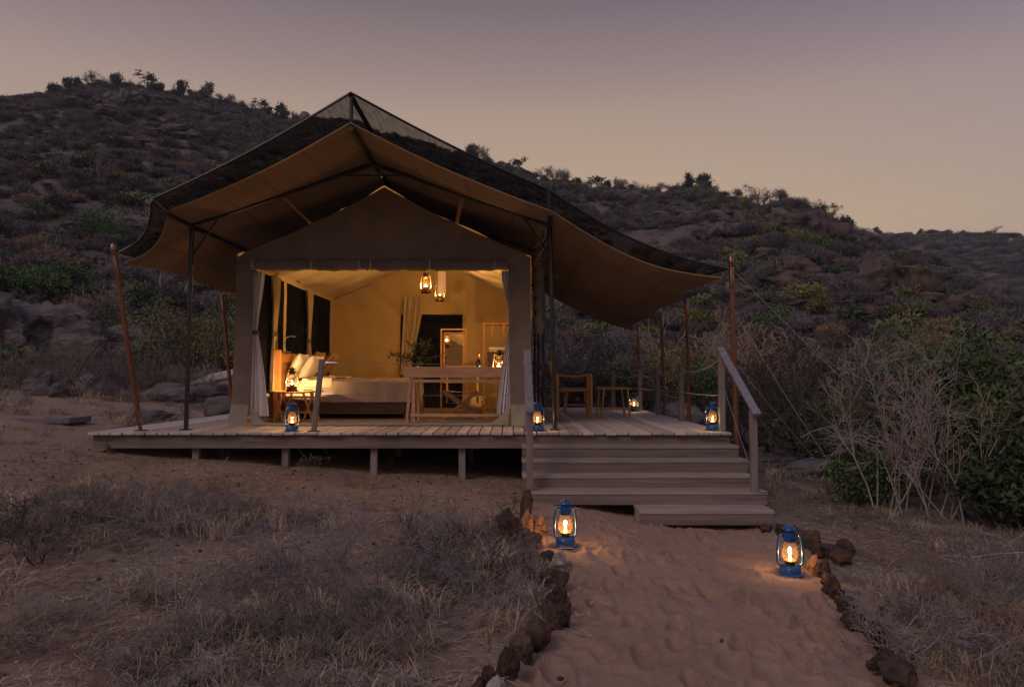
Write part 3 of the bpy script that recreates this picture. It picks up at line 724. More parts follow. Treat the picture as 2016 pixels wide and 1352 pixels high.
MB().tube([(RX, 7.64, RZ), (RX, 7.64, APX.z - .01)], .022, 10).build('net_prop', MATS['black_steel'], fr_, True)
for y in (9.6, 12.2, 14.8):
    MB().tube([(RX, y, RZ), (RX, y, APX.z - .02)], .02, 8).build('net_prop', MATS['black_steel'], fr_, True)
MB().tube([(RX, 7.62, APX.z - .03), (RX, 14.95, APX.z - .03)], .03, 8).build('net_ridge_pole', MATS['black_steel'], fr_, True)
NL, NRt = at(300, 392, 7.9), at(1079, 374, 8.45)
MB().tube([(EX0 + .03, 8.2, fyz), NL], .024, 8).build('net_prop', MATS['black_steel'], fr_, True)
MB().tube([(EX1 - .03, 8.5, fyz - .02), NRt + Vector((0, 0, .05))], .022, 8).build('net_prop', MATS['black_steel'], fr_, True)
for x, sg in ((-3.0, -1), (-.66, 1)):      # webbing straps from the rafters to the tent roof
    s = abs(x - RX) / 2.35; zr_ = RZ + (fyz - RZ) * s
    xe = TXC + sg * (abs(x - RX) * .88)
    MB().beam((x, 8.89, zr_ - .03), (xe, 9.62, gable_top(xe) + .0), .055, .008).build('strap', MATS['strap'], fr_)

# ------------------------------------------------------------------ canvas fly and shade net
def cat_curve(keys, s):
    xs = [k[0] for k in keys]
    for i in range(len(keys) - 1):
        if s <= keys[i + 1][0] or i == len(keys) - 2:
            t = (s - keys[i][0]) / (keys[i + 1][0] - keys[i][0]); return i, t
LC = at(246, 517, 8.5); RC = at(1421, 548, 8.55)
SEC_F = [(0.0, (LC.x, 8.5, LC.z)), (.14, (EX0 + .03, 8.2, fyz + .035)), (.45, (RX, 7.6, RZ + .06)), (.74, (EX1 - .03, 8.2, fyz + .03)), (1.0, (RC.x, 8.55, RC.z))]
SEC_B = [(0.0, (LC.x, 15.2, LC.z + .05)), (.14, (EX0 - .01, 15.2, fyz + .035)), (.45, (RX, 15.2, RZ + .06)), (.74, (EX1 + .01, 15.2, fyz + .03)), (1.0, (2.62, 15.0, 2.46))]
RPOLES = [8.55, 10.65, 12.4, 14.75]
def fly(u, v, F_=SEC_F, B_=SEC_B, net=False):
    i, t = cat_curve(F_, u)
    a = Vector(F_[i][1]).lerp(Vector(F_[i + 1][1]), t); b = Vector(B_[i][1]).lerp(Vector(B_[i + 1][1]), t)
    # front edge curves inwards between its supports
    bow = math.sin(math.pi * t)
    p = a.lerp(b, v)
    p.y += bow * (1 - v) ** 3 * (.05 if i in (1, 2) else .22)
    p.z -= bow * (.035 if i in (1, 2) else (.05 if i == 0 else .10)) * (1 if not net else .8)
    if i == 3:
        p.z -= .12 * bow * math.sin(math.pi * v) - .04 * math.sin(p.y * 2.1) * t * bow
        sc_ = [(p.y - RPOLES[k]) / (RPOLES[k + 1] - RPOLES[k]) for k in range(3) if RPOLES[k] <= p.y <= RPOLES[k + 1]]
        if sc_:
            p.x -= .16 * math.sin(math.pi * sc_[0]) * t ** 3; p.z += .02 * math.sin(math.pi * sc_[0]) * t ** 3
    if i == 0:
        sc_ = ((p.y - 8.5) / 2.9) % 1
        p.x += .12 * math.sin(math.pi * sc_) * (1 - t) ** 3
    if not net: p.z += .012 * mnoise.noise((p.x * .8, p.y * .8, 2.)) * 2
    return p
us = sorted(set([k / 100 for k in range(101)]))
flyt = thing('canvas_fly', 'wide brown canvas fly sheet stretched over the tent and deck', 'fly sheet', (-1.83, 11.9, fyz))
MB().sheet(lambda u, v: fly(u, v), 100, 44).build('sheet', MATS['fly_canvas'], flyt, True)
MB().tube([fly(k / 120, 0) for k in range(121)], .009, 5).build('hem', MATS['strap'], flyt, True)
MB().tube([fly(1, k / 60) for k in range(61)], .010, 5).build('hem', MATS['strap'], flyt, True)
MB().tube([fly(0, k / 60) for k in range(61)], .010, 5).build('hem', MATS['strap'], flyt, True)
for u_ in (.07, .22, .29, .37, .53, .61, .68, .80, .87, .94):
    MB().tube([fly(u_, k / 50) - Vector((0, 0, .004)) for k in range(51)], .006, 4).build('seam', MATS['strap_dark'], flyt, True)
NLc, NRc = at(233, 497, 8.42), at(1432, 529, 8.55)
NF = [(0.0, tuple(NLc)), (.14, tuple(NL)), (.45, (RX, 7.6, APX.z)), (.74, tuple(NRt)), (1.0, tuple(NRc))]
NB = [(0.0, (NLc.x, 15.2, NLc.z + .05)), (.14, (EX0, 15.2, NL.z + .02)), (.45, (RX, 15.2, APX.z)), (.74, (EX1, 15.2, NRt.z - .05)), (1.0, (2.66, 15.0, 2.60))]
nett = thing('shade_net', 'dark see-through shade net strung above the canvas fly', 'net', (-1.83, 11.9, APX.z))
MB().sheet(lambda u, v: fly(u, v, NF, NB, True), 100, 30).build('netting', MATS['shade_net'], nett, True)
MB().tube([fly(k / 120, 0, NF, NB, True) for k in range(121)], .016, 6).build('hem', MATS['black_steel'], nett, True)
MB().tube([fly(1, k / 60, NF, NB, True) for k in range(61)], .014, 5).build('hem', MATS['black_steel'], nett, True)
MB().tube([fly(0, k / 60, NF, NB, True) for k in range(61)], .014, 5).build('hem', MATS['black_steel'], nett, True)

# awning poles with acorn finials
def awning_pole(label, foot, top, group, finial=True):
    foot, top = Vector(foot), Vector(top); d = (top - foot).normalized()
    t = thing('awning_pole', label, 'pole', foot, group)
    rot = Vector((0, 0, 1)).rotation_difference(d).to_matrix(); Ln = (top - foot).length
    MB().tube([foot + d * .16, top - d * .40], [.030, .028], 10).build('shaft', MATS['pole_wood'], t, True)
    MB().lathe([(.034, .10), (.034, .26), (.030, .262)], 12, foot, rot).build('ferrule', MATS['copper'], t, True)
    MB().tube([foot, foot + d * .12], .022, 10).build('foot_pin', MATS['dull_brass'], t, True)
    MB().box(foot + Vector((0, 0, .006)), (.13, .11, .012)).build('foot_plate', MATS['dull_brass'], t)
    MB().lathe([(.0285, Ln - .41), (.032, Ln - .40), (.032, Ln - .21), (.030, Ln - .20), (.030, Ln - .13)], 12, foot, rot).build('ferrule', MATS['copper'], t, True)
    if finial:
        MB().lathe([(.0, Ln - .135), (.040, Ln - .13), (.044, Ln - .11), (.030, Ln - .10), (.036, Ln - .085), (.038, Ln - .06), (.030, Ln - .02), (.014, Ln + .012), (.0, Ln + .018)], 14, foot, rot).build('finial', MATS['copper'], t, True)
    else:
        MB().lathe([(.0, Ln - .135), (.034, Ln - .13), (.034, Ln - .09), (.0, Ln - .085)], 10, foot, rot).build('cap', MATS['copper'], t, True)
    return t
awning_pole('varnished brown pole with copper acorn finial leaning at the boulder side of the deck front', (at(277, 847, 8.75).x, 8.75, DECK_Z), at(222, 481, 8.45), None)
awning_pole('varnished brown pole leaning outward behind the black leg, beside the tent wall', (-4.66, 11.45, DECK_Z), at(436, 570, 11.4), None, False)
zc = hz(2.83, 8.56)
awning_pole('tall upright varnished pole with copper acorn finial at the deck corner by the handrail', (2.83, 8.60, zc), at(1439, 505, 8.56), None)
for px, py, Yp, nm in ((1352, 582, 10.65, 'next to the tall finial pole'), (1303, 611, 12.4, 'midway along the rope rail'), (1256, 639, 14.75, 'beside the back lantern')):
    tp = at(px, py - 4, Yp); x = 2.80
    awning_pole('plain-topped varnished brown pole holding the canopy edge ' + nm, (x - .02, Yp + .1, hz(x, Yp) ), tp, 'poles holding the canopy edge', False)
# guy ropes
def guy(label, a, b, sag=.05):
    a, b = Vector(a), Vector(b)
    tag(MB().tube([a.lerp(b, k / 10) - Vector((0, 0, sag * 4 * (k / 10) * (1 - k / 10))) for k in range(11)], .0042, 5).build('guy_rope', MATS['rope']), label, 'rope')
def gnd(x, y): return (x, y, hz(x, y))
guy('pale guy rope running from the corner pole into the twiggy thicket', at(1447, 536, 8.55), gnd(6.6, 9.9))
guy('guy rope from the corner canopy pole down to the rocky ledge', (2.84, 8.58, 2.2), gnd(4.6, 9.2))
guy('guy rope from the middle canopy poles down into the scrub', at(1352, 592, 10.65), gnd(5.4, 11.6))

# ------------------------------------------------------------------ lanterns
def lantern(label, loc, body, power, rotz=0., group=None, hang=None):
    t = local_thing('hurricane_lantern', label, 'lantern', loc, group, rotz)
    B = MATS[body]
    MB().lathe([(0, 0), (.086, 0), (.092, .006), (.092, .013), (.078, .026), (.076, .058), (.070, .068), (.040, .078), (0, .079)], 24).build('tank', B, t, True)
    MB().lathe([(0, .076), (.032, .078), (.036, .096), (.043, .100), (.043, .108), (.024, .120), (.012, .124), (0, .124)], 20).build('burner', MATS['dull_brass'], t, True)
    MB().lathe([(.037, .106), (.050, .122), (.0575, .148), (.056, .170), (.048, .205), (.039, .240), (.037, .252)], 28).build('globe', MATS['globe_glass' if body == 'lantern_blue' else 'globe_glass_clear'], t, True)
    MB().lathe([(.030, .246), (.041, .248), (.041, .268), (.052, .272), (.053, .284), (.043, .290), (.043, .312), (.034, .318), (.034, .334), (.054, .338), (.050, .346), (.028, .360), (.012, .366), (.008, .374), (0, .375)], 24).build('chimney', B, t, True)
    for s in (-1, 1):
        MB().tube([(s * .050, 0, .070), (s * .074, 0, .074), (s * .088, 0, .092), (s * .091, 0, .13), (s * .088, 0, .20), (s * .081, 0, .262), (s * .072, 0, .290), (s * .055, 0, .302), (s * .040, 0, .302)], .0088, 10).build('side_tube', B, t, True)
    for s in (-1, 1):
        q = [(math.cos(a) * .062 * 1.0, -math.sin(a) * .064, .128 + .055 * (.5 + .5 * s * math.cos(a))) for a in [math.pi * k / 14 for k in range(15)]]
        MB().tube([(.086, 0, .15 + .03 * s)] + q + [(-.086, 0, .15 - .03 * s)], .0016, 5).build('guard_wire', MATS['silver'], t, True)
    if hang is None:
        q = [(math.cos(a) * .088, .055 * math.sin(a) + .03 * math.sin(a), .262 - .10 * math.sin(a)) for a in [math.pi * k / 16 for k in range(17)]]
    else:
        q = [(math.cos(a) * .088, 0, .262 + .17 * math.sin(a)) for a in [math.pi * k / 16 for k in range(17)]]
    MB().tube(q, .0022, 5).build('bail_handle', MATS['silver'], t, True)
    fl = MB().lathe([(0, .118), (.006, .122), (.008, .130), (.005, .143), (.0012, .155), (0, .158)], 10, (0, 0, 0), Matrix.Diagonal((1.25, .6, 1))).build('flame', MATS['flame'], t, True)
    ld = bpy.data.lights.new('lantern_light', 'POINT'); ld.energy = power; ld.color = (1.0, .55, .19); ld.shadow_soft_size = .014
    lo = bpy.data.objects.new('lantern_light', ld); COL.objects.link(lo); lo.parent = t; lo.location = (0, 0, .142)
    if hang is not None:
        MB().tube([(0, 0, .43), (0, 0, hang - loc[2])], .003, 5).build('hanging_wire', MATS['black_steel'], t)
    return t
OUT_P, IN_P = 4.2, 64.0
def dl(px, Y, lb, rz): lantern(lb, (at(px, 800, Y).x, Y, DECK_Z), 'lantern_blue', OUT_P, rz)
dl(575.5, 8.63, 'lit blue hurricane lantern on the deck edge beside the leaning rail post', .1)
dl(1058, 8.72, 'lit blue hurricane lantern on the deck behind the stair handrail, beside the tent wall', -.25)
dl(1402.5, 8.82, 'lit blue hurricane lantern on the deck corner beside the handrail post', .15)
dl(1248.5, 13.6, 'lit blue hurricane lantern at the back of the deck, beyond the folding stool', .3)
p = G(1113, 1074); lantern('lit blue hurricane lantern on the sand beside the upright path stones', (p.x, p.y, p.z - .004), 'lantern_blue', OUT_P * 1.35, .2)
p = G(1556, 1131); lantern('lit blue hurricane lantern on the sand beside the low stone row below the loose step', (p.x, p.y, p.z - .004), 'lantern_blue', OUT_P * 1.15, -.15)

# ------------------------------------------------------------------ interior furniture
FZ = DECK_Z + .008
# bed
HB0, HB1 = 10.95, 12.75
bed = thing('bed', 'wide bed with plank headboard, pale mattress and dark timber base', 'bed', (-2.7, 11.85, FZ))
hx0 = TX0 + .10
MB().box((hx0 + .045, HB0 - .012, FZ + .555), (.115, .05, 1.11), bevel=.006).build('headboard_post', MATS['warm_wood'], bed)
hb = MB().box((hx0 + .03, (HB0 + HB1) / 2, FZ + .54), (.05, HB1 - HB0, 1.06), bevel=.004).build('headboard', MATS['warm_wood'], bed)
for i in range(6):
    for j in range(3):
        yc_ = HB0 + .33 + j * .56; MB().box((hx0 + .062, yc_, FZ + .20 + i * .155), (.014, .50 - (.05 if j == 0 else 0), .145), bevel=.003).build('slat', MATS['warm_wood'], hb)
bx0, bx1 = hx0 + .09, -1.62
MB().box(((bx0 + bx1) / 2, 11.88, FZ + .20), (bx1 - bx0, 1.62, .20), bevel=.01).build('base', MATS['dark_wood'], bed)
for x in (bx0 + .1, bx1 - .1):
    for y in (11.15, 12.6): MB().box((x, y, FZ + .05), (.08, .08, .10)).build('leg', MATS['dark_wood'], bed)
MB().box(((bx0 + bx1) / 2, 11.88, FZ + .46), (bx1 - bx0 - .02, 1.60, .31), bevel=.05).build('mattress', MATS['linen'], bed, True)
def drape_over(x0, x1, y0, y1, ztop, drop_front, drop_end, nm, m, amp, seed, parent, label, cat):
    def fn(u, v):
        # u along x; v across: front hem -> top -> back edge
        x = x0 + (x1 - x0) * u
        sv = v * (drop_front + (y1 - y0)); r_ = .06
        if sv < drop_front:
            z = ztop - (drop_front - sv); y = y0 - .02 - amp * (.5 + .5 * math.sin(x * 15 + seed) * math.sin(x * 6.1)) * min(1, (drop_front - sv) / .2)
        else:
            y = y0 + (sv - drop_front); z = ztop + .035 * mnoise.noise((x * 3, y * 3, seed)) + .02 * mnoise.noise((x * 8, y * 6, seed + 2)) + .02 * math.sin(math.pi * (y - y0) / (y1 - y0))
        return (x, y, z + .006 * mnoise.noise((x * 9, v * 9, seed)))
    o = MB().sheet(fn, 60, 36).build(nm, MATS[m], None, True)
    return tag(o, label, cat)
ztm = FZ + .63
drape_over(bx0 + .62, bx1 + .03, 11.06, 12.7, ztm, .36, 0, 'blanket', 'blanket', .035, 1.0, None, 'soft brown blanket spread over the bed and hanging to its base', 'blanket')
drape_over(bx0 + .32, bx0 + .80, 11.05, 12.7, ztm + .022, .14, 0, 'folded_sheet', 'linen', .02, 3.0, None, 'white top sheet folded back over the brown blanket', 'sheet')
def ff(u, v):
    y = 11.0 + .75 * u; z = ztm + .02 - .62 * v
    return (bx1 + .05 + .05 * v + .025 * math.sin(u * 26) * v, y - .06 * v, z)
tag(MB().sheet(ff, 40, 20).build('bed_throw', MATS['throw_grey'], None, True), 'grey throw hanging down over the foot end of the bed', 'throw')
def pillow(label, c, size, lean, rz, m, nm='pillow'):
    def sup(a, b):
        n = 26; vs = []; fs = []
        for i in range(n + 1):
            for j in range(n + 1):
                u, v = 2 * i / n - 1, 2 * j / n - 1
                e = max(0, (1 - abs(u) ** 3.2)) ** .5 * max(0, (1 - abs(v) ** 3.2)) ** .5
                pin = 1 - .10 * (1 - abs(u)) ** 0 * (u * u * (1 - v * v) * 0 + v * v * (1 - u * u) * .6 + u * u * (1 - v * v) * .6)
                th_ = size[2] * .5 * e * (1 + .10 * mnoise.noise((u * 2.2, v * 2.2, c[0] * 5)))
                vs.append((u * size[0] / 2 * pin, v * size[1] / 2 * pin, th_))
        m_ = len(vs); vs += [(x, y, -z) for x, y, z in vs]
        for i in range(n):
            for j in range(n):
                q = i * (n + 1) + j
                fs.append((q, q + n + 1, q + n + 2, q + 1)); fs.append((m_ + q, m_ + q + 1, m_ + q + n + 2, m_ + q + n + 1))
        return vs, fs
    vs, fs = sup(0, 0)
    rot = Matrix.Rotation(rz, 3, 'Z') @ Matrix.Rotation(lean, 3, 'Y') @ Matrix.Rotation(math.pi / 2, 3, 'Z')
    o = MB().add([rot @ Vector(v) + Vector(c) for v in vs], fs).build(nm, MATS[m], None, True)
    return tag(o, label, 'pillow' if nm == 'pillow' else 'cushion')
zb_ = ztm + .01
# striped cushion material
sm = bpy.data.materials.new('stripes'); sm.use_nodes = True; t_ = sm.node_tree; bs_ = t_.nodes['Principled BSDF']; bs_.inputs['Roughness'].default_value = .95
tcn = t_.nodes.new('ShaderNodeTexCoord'); wv = t_.nodes.new('ShaderNodeTexWave'); wv.wave_type = 'BANDS'; wv.bands_direction = 'Y'; wv.inputs['Scale'].default_value = 4.6; wv.inputs['Distortion'].default_value = .25
t_.links.new(tcn.outputs['Object'], wv.inputs['Vector']); rp = t_.nodes.new('ShaderNodeValToRGB'); t_.links.new(wv.outputs['Fac'], rp.inputs[0]); rp.color_ramp.interpolation = 'CONSTANT'
for i, (p_, c_) in enumerate([(0, (.10, .022, .015)), (.25, (.38, .20, .09)), (.5, (.06, .02, .012)), (.68, (.30, .11, .04)), (.86, (.52, .36, .20))]):
    e = rp.color_ramp.elements[i] if i < 2 else rp.color_ramp.elements.new(p_); e.position = p_; e.color = (*c_, 1)
t_.links.new(rp.outputs[0], bs_.inputs['Base Color']); MATS['stripes'] = sm
pillow('white pillow propped against the headboard, beside the bedside lantern', (bx0 + .15, 11.38, zb_ + .21), (.62, .46, .17), R(-66), .05, 'linen')
pillow('white pillow leaning in front of the striped cushion', (bx0 + .36, 11.42, zb_ + .20), (.60, .44, .17), R(-58), -.05, 'linen')
pillow('brown and cream striped cushion propped at the head of the bed', (bx0 + .40, 12.2, zb_ + .24), (.78, .54, .18), R(-52), .10, 'stripes', 'cushion')
pillow('dark striped cushion tucked behind the other cushion', (bx0 + .16, 12.25, zb_ + .25), (.74, .54, .17), R(-60), .05, 'stripes', 'cushion')
# reading lamp on the headboard
rl_ = thing('reading_lamp', 'small silver gooseneck reading lamp curving over the headboard', 'lamp', (hx0 + .06, 11.5, FZ + 1.08))
b0 = Vector((hx0 + .10, 11.3, FZ + 1.075))
MB().box(b0 + Vector((.0, 0, .012)), (.07, .05, .02), bevel=.004).build('base', MATS['silver'], rl_)
nk = [b0 + Vector((-.04 - .05 * math.sin(q), -.06 * 0, .02 + .17 * q / 1.5)) for q in (0, .5, 1.0, 1.5)] + [b0 + Vector((-.06, 0, .235)), b0 + Vector((-.01, 0, .265)), b0 + Vector((.04, 0, .272))]
MB().tube(nk, .006, 8).build('neck', MATS['silver'], rl_, True)
MB().tube([nk[-1], nk[-1] + Vector((.075, 0, -.002))], .014, 10).build('head', MATS['silver'], rl_, True)
# bedside table
nx0, nx1, ny0, ny1, nz = X_(541, 10.6), X_(629, 10.6), 10.42, 10.86, FZ + .465
bt = thing('bedside_table', 'small folding bedside table with crossed legs and slung top', 'table', ((nx0 + nx1) / 2, 10.64, FZ))
MB().sheet(lambda u, v: (nx0 + (nx1 - nx0) * u, ny0 + (ny1 - ny0) * v, nz - .02 * math.sin(math.pi * u) + .0), 14, 4).build('top', MATS['leather'], bt, True)
for y in (ny0, ny1): MB().tube([(nx0 + (nx1 - nx0) * k / 12, y, nz - .012 - .02 * math.sin(math.pi * k / 12)) for k in range(13)], .012, 7).build('top_rail', MATS['warm_wood'], bt, True)
for y in (ny0 + .03, ny1 - .03):
    for a, b in ((nx0 + .05, nx0 + .20), (nx0 + .20, nx0 + .05), (nx1 - .05, nx1 - .20), (nx1 - .20, nx1 - .05)):
        MB().beam((a, y + (.02 if a < b else 0), FZ), (b, y + (.02 if a < b else 0), nz - .03), .028, .018, up=(0, 1, 0)).build('leg', MATS['warm_wood'], bt)
for zz in (.12, .36): MB().box(((nx0 + nx1) / 2, ny1 - .055, FZ + zz), (nx1 - nx0 - .12, .016, .03)).build('stretcher', MATS['warm_wood'], bt)
tag(MB().box((nx1 - .17, 10.6, nz + .006), (.15, .10, .016), Matrix.Rotation(.3, 3, 'Z'), .003).build('notebook', MATS['leather']), 'small brown notebook lying on the bedside table', 'book')
lantern('lit dark brass lantern on the folding bedside table', (X_(574.5, 10.55), 10.58, nz - .013), 'dull_brass', IN_P * .75, .4)

# desk
dx0, dx1, dy0, dy1, dzt = X_(795, 10.2), X_(1003, 10.2), 10.2, 10.78, FZ + .72
desk = thing('camp_desk', 'long folding camp desk with raised rim and splayed legs', 'desk', ((dx0 + dx1) / 2, 10.5, FZ))
MB().box(((dx0 + dx1) / 2, (dy0 + dy1) / 2, dzt - .025), (dx1 - dx0, dy1 - dy0, .055), bevel=.004).build('top', MATS['teak'], desk)
MB().box(((dx0 + dx1) / 2, dy0 + .012, dzt + .055), (dx1 - dx0 + .02, .02, .105), bevel=.004).build('rim_board', MATS['teak'], desk)
for x in (dx0 + .01, dx1 - .01): MB().box((x, (dy0 + dy1) / 2 + .01, dzt + .05), (.02, dy1 - dy0 - .03, .09), bevel=.004).build('rim_board', MATS['teak'], desk)
for x, s in ((dx0 + .12, -1), (dx1 - .12, 1)):
    for y in (dy0 + .05, dy1 - .05):
        for e in (-.055, .055):
            MB().beam((x + e + s * .02, y, FZ), (x + e * .4, y, dzt - .05), .042, .03, bevel=.003, up=(0, 1, 0)).build('leg', MATS['teak'], desk)
    MB().box((x, (dy0 + dy1) / 2, dzt - .07), (.05, dy1 - dy0 - .03, .035)).build('bearer', MATS['teak'], desk)
MB().box(((dx0 + dx1) / 2 + .02, dy0 + .05, dzt - .105), (dx1 - dx0 - .24, .025, .045)).build('apron', MATS['teak'], desk)
for y in (dy0 + .018, ): MB().box(((dx0 + dx1) / 2, y, FZ + .105), (dx1 - dx0 - .2, .022, .045), bevel=.003).build('stretcher', MATS['teak'], desk)
lantern('lit brass lantern standing on the camp desk beside the curtain', (X_(982, 10.5), 10.52, dzt + .003), 'dull_brass', IN_P * .8, -.2)
# desk chair behind the desk
ch = thing('folding_chair', 'folding camp chair with crossed legs drawn up behind the desk', 'chair', (X_(908, 11.0), 11.0, FZ))
cx0, cx1 = X_(876, 10.95), X_(938, 10.95)
for y in (10.92, 11.3):
    MB().beam((cx0 - .03, y, FZ), (cx1 + .02, y, FZ + .45), .05, .022, bevel=.003, up=(0, 1, 0)).build('leg', MATS['teak'], ch)
    MB().beam((cx1 + .03, y + .024, FZ), (cx0 - .02, y + .024, FZ + .45), .05, .022, bevel=.003, up=(0, 1, 0)).build('leg', MATS['teak'], ch)
MB().sheet(lambda u, v: (cx0 + (cx1 - cx0) * u, 10.9 + .42 * v, FZ + .455 - .025 * math.sin(math.pi * u)), 10, 4).build('seat', MATS['leather'], ch, True)
for x in (cx0, cx1): MB().box((x, 11.34, FZ + .55), (.03, .03, .62)).build('back_post', MATS['warm_wood'], ch)
MB().sheet(lambda u, v: (cx0 - .01 + (cx1 - cx0 + .02) * u, 11.33 + .03 * math.sin(math.pi * u), FZ + .70 + .16 * v), 10, 3).build('backrest', MATS['leather'], ch, True)
MB().tube([(cx0 + .1, 10.9, FZ + .26), (cx1 - .1, 10.9, FZ + .26)], .008, 6).build('cross_bar', MATS['silver'], ch)
# basket
bk = thing('woven_basket', 'round woven straw basket on the floor behind the desk', 'basket', (X_(932, 11.9), 11.9, FZ))
MB().lathe([(0, .0), (.15, 0), (.19, .05), (.20, .18), (.185, .34), (.178, .34), (.17, .1), (0, .05)], 24, (X_(932, 11.9), 11.9, FZ)).build('body', MATS['basket'], bk, True)
for s in (-1, 1): MB().tube([(X_(932, 11.9) + s * .17, 11.75, FZ + .28), (X_(932, 11.9) + s * .20, 11.7, FZ + .22), (X_(932, 11.9) + s * .17, 11.7, FZ + .16)], .012, 6).build('handle', MATS['leather'], bk, True)
# shelf rack with towels
sx0, sx1, sy = X_(954, 13.6), X_(1008, 13.6), 13.6
rk = thing('towel_rack', 'slim wooden ladder rack beside the back wall holding towels', 'rack', ((sx0 + sx1) / 2, sy, FZ))
zt_ = Z_(637, sy)
for x in (sx0, sx1):
    for y in (sy - .2, sy + .15): MB().box((x, y, (FZ + zt_) / 2), (.035, .03, zt_ - FZ), bevel=.003).build('upright', MATS['warm_wood'], rk)
for zz in (FZ + .35, FZ + .75, Z_(700, sy), zt_ - .02):
    MB().box(((sx0 + sx1) / 2, sy - .02, zz), (sx1 - sx0 - .034, .36, .022)).build('shelf', MATS['warm_wood'], rk)
for k, (px, ln) in enumerate(((970, .25), (992, .22))): MB().box((X_(px, sy), sy - .22, zt_ - ln / 2 - .03), (.03, .014, ln)).build('hook_strap', MATS['warm_wood'], rk)
zsh = Z_(700, sy) + .012
for k in range(2):
    o = MB().box((X_(979, sy) + .004 * k, sy - .06, zsh + .04 + k * .074), (.36 - .02 * k, .26, .07), bevel=.024).build('towel', MATS['linen'], None, True)
    tag(o, 'folded white towel, lowest on the rack shelf' if k == 0 else 'folded white towel lying on top of another towel', 'towel')
blk = thing('folded_blanket', 'dark woven blanket with a red stripe folded over the rack', 'blanket', (X_(982, sy), sy - .2, FZ + .8))
MB().box((X_(980, sy), sy - .215, FZ + .92), (.40, .03, .50), bevel=.01).build('cloth', MATS['tie_band'], blk, True)
mat('red_cloth', (.22, .02, .015), (.30, .04, .03), 20, .95)
MB().box((X_(980, sy), sy - .222, FZ + .90), (.39, .03, .09), bevel=.01).build('stripe', MATS['red_cloth'], blk, True)
# standing mirror, tilted back
my = 13.3; mxa, mxb = X_(873, my), X_(914, my); mzb, mzt = FZ + .55, Z_(653, my)
mirr = thing('standing_mirror', 'wooden framed mirror tilted back, reflecting the hanging lantern', 'mirror', ((mxa + mxb) / 2, my, FZ))
rot = Matrix.Rotation(R(-11.5), 3, 'X'); mc = Vector(((mxa + mxb) / 2, my, (mzb + mzt) / 2)); mw, mh = mxb - mxa, mzt - mzb
gm = bpy.data.materials.new('mirror_glass'); gm.use_nodes = True; bb = gm.node_tree.nodes['Principled BSDF']; bb.inputs['Metallic'].default_value = 1; bb.inputs['Roughness'].default_value = .01; bb.inputs['Base Color'].default_value = (.85, .85, .83, 1); MATS['mirror'] = gm
MB().box(mc, (mw - .05, .01, mh - .05), rot).build('glass', MATS['mirror'], mirr)
for s in (-1, 1):
    MB().box(mc + rot @ Vector((s * (mw / 2 - .012), -.005, 0)), (.035, .03, mh), rot, .003).build('frame_side', MATS['warm_wood'], mirr)
    MB().box(mc + rot @ Vector((0, -.006, s * (mh / 2 - .012))), (mw - .04, .028, .035), rot, .003).build('frame_rail', MATS['warm_wood'], mirr)
    MB().box((mc.x + s * (mw / 2 + .04), my, (FZ + mzt + .04) / 2), (.03, .04, mzt + .04 - FZ)).build('stand_post', MATS['warm_wood'], mirr)
MB().box((mc.x, my, mzt + .045), (mw + .11, .042, .03)).build('stand_rail', MATS['warm_wood'], mirr)
MB().box((mc.x, my, FZ + .03), (mw + .12, .3, .04)).build('stand_foot', MATS['warm_wood'], mirr)
# bottle on the desk
bp_ = (X_(941.5, 10.55), 10.55, dzt + .003)
bo = local_thing('wine_bottle', 'dark green wine bottle with coloured neck wrap on the desk', 'bottle', bp_)
MB().lathe([(0, 0), (.036, 0), (.037, .01), (.037, .17), (.030, .20), (.015, .225), (.0145, .30), (.016, .302), (.016, .315), (0, .316)], 18).build('glass', MATS['bottle_glass'], bo, True)
mat('label_red', (.45, .03, .02), (.5, .04, .03), 30, .5); mat('label_yellow', (.6, .42, .05), (.65, .45, .06), 30, .5)
MB().lathe([(.0162, .245), (.0162, .285)], 14).build('neck_wrap', MATS['label_red'], bo, True)
MB().lathe([(.0170, .286), (.0170, .30)], 14).build('neck_band', MATS['label_yellow'], bo, True)
gl = local_thing('glass_tumbler', 'clear glass tumbler next to the wine bottle', 'glass', (bp_[0] + .05, 10.48, dzt + .003))
MB().lathe([(0, .004), (.026, .004), (.032, .13), (.034, .13), (.028, 0), (0, 0)], 16).build('cup', MATS['clear_glass'], gl, True)
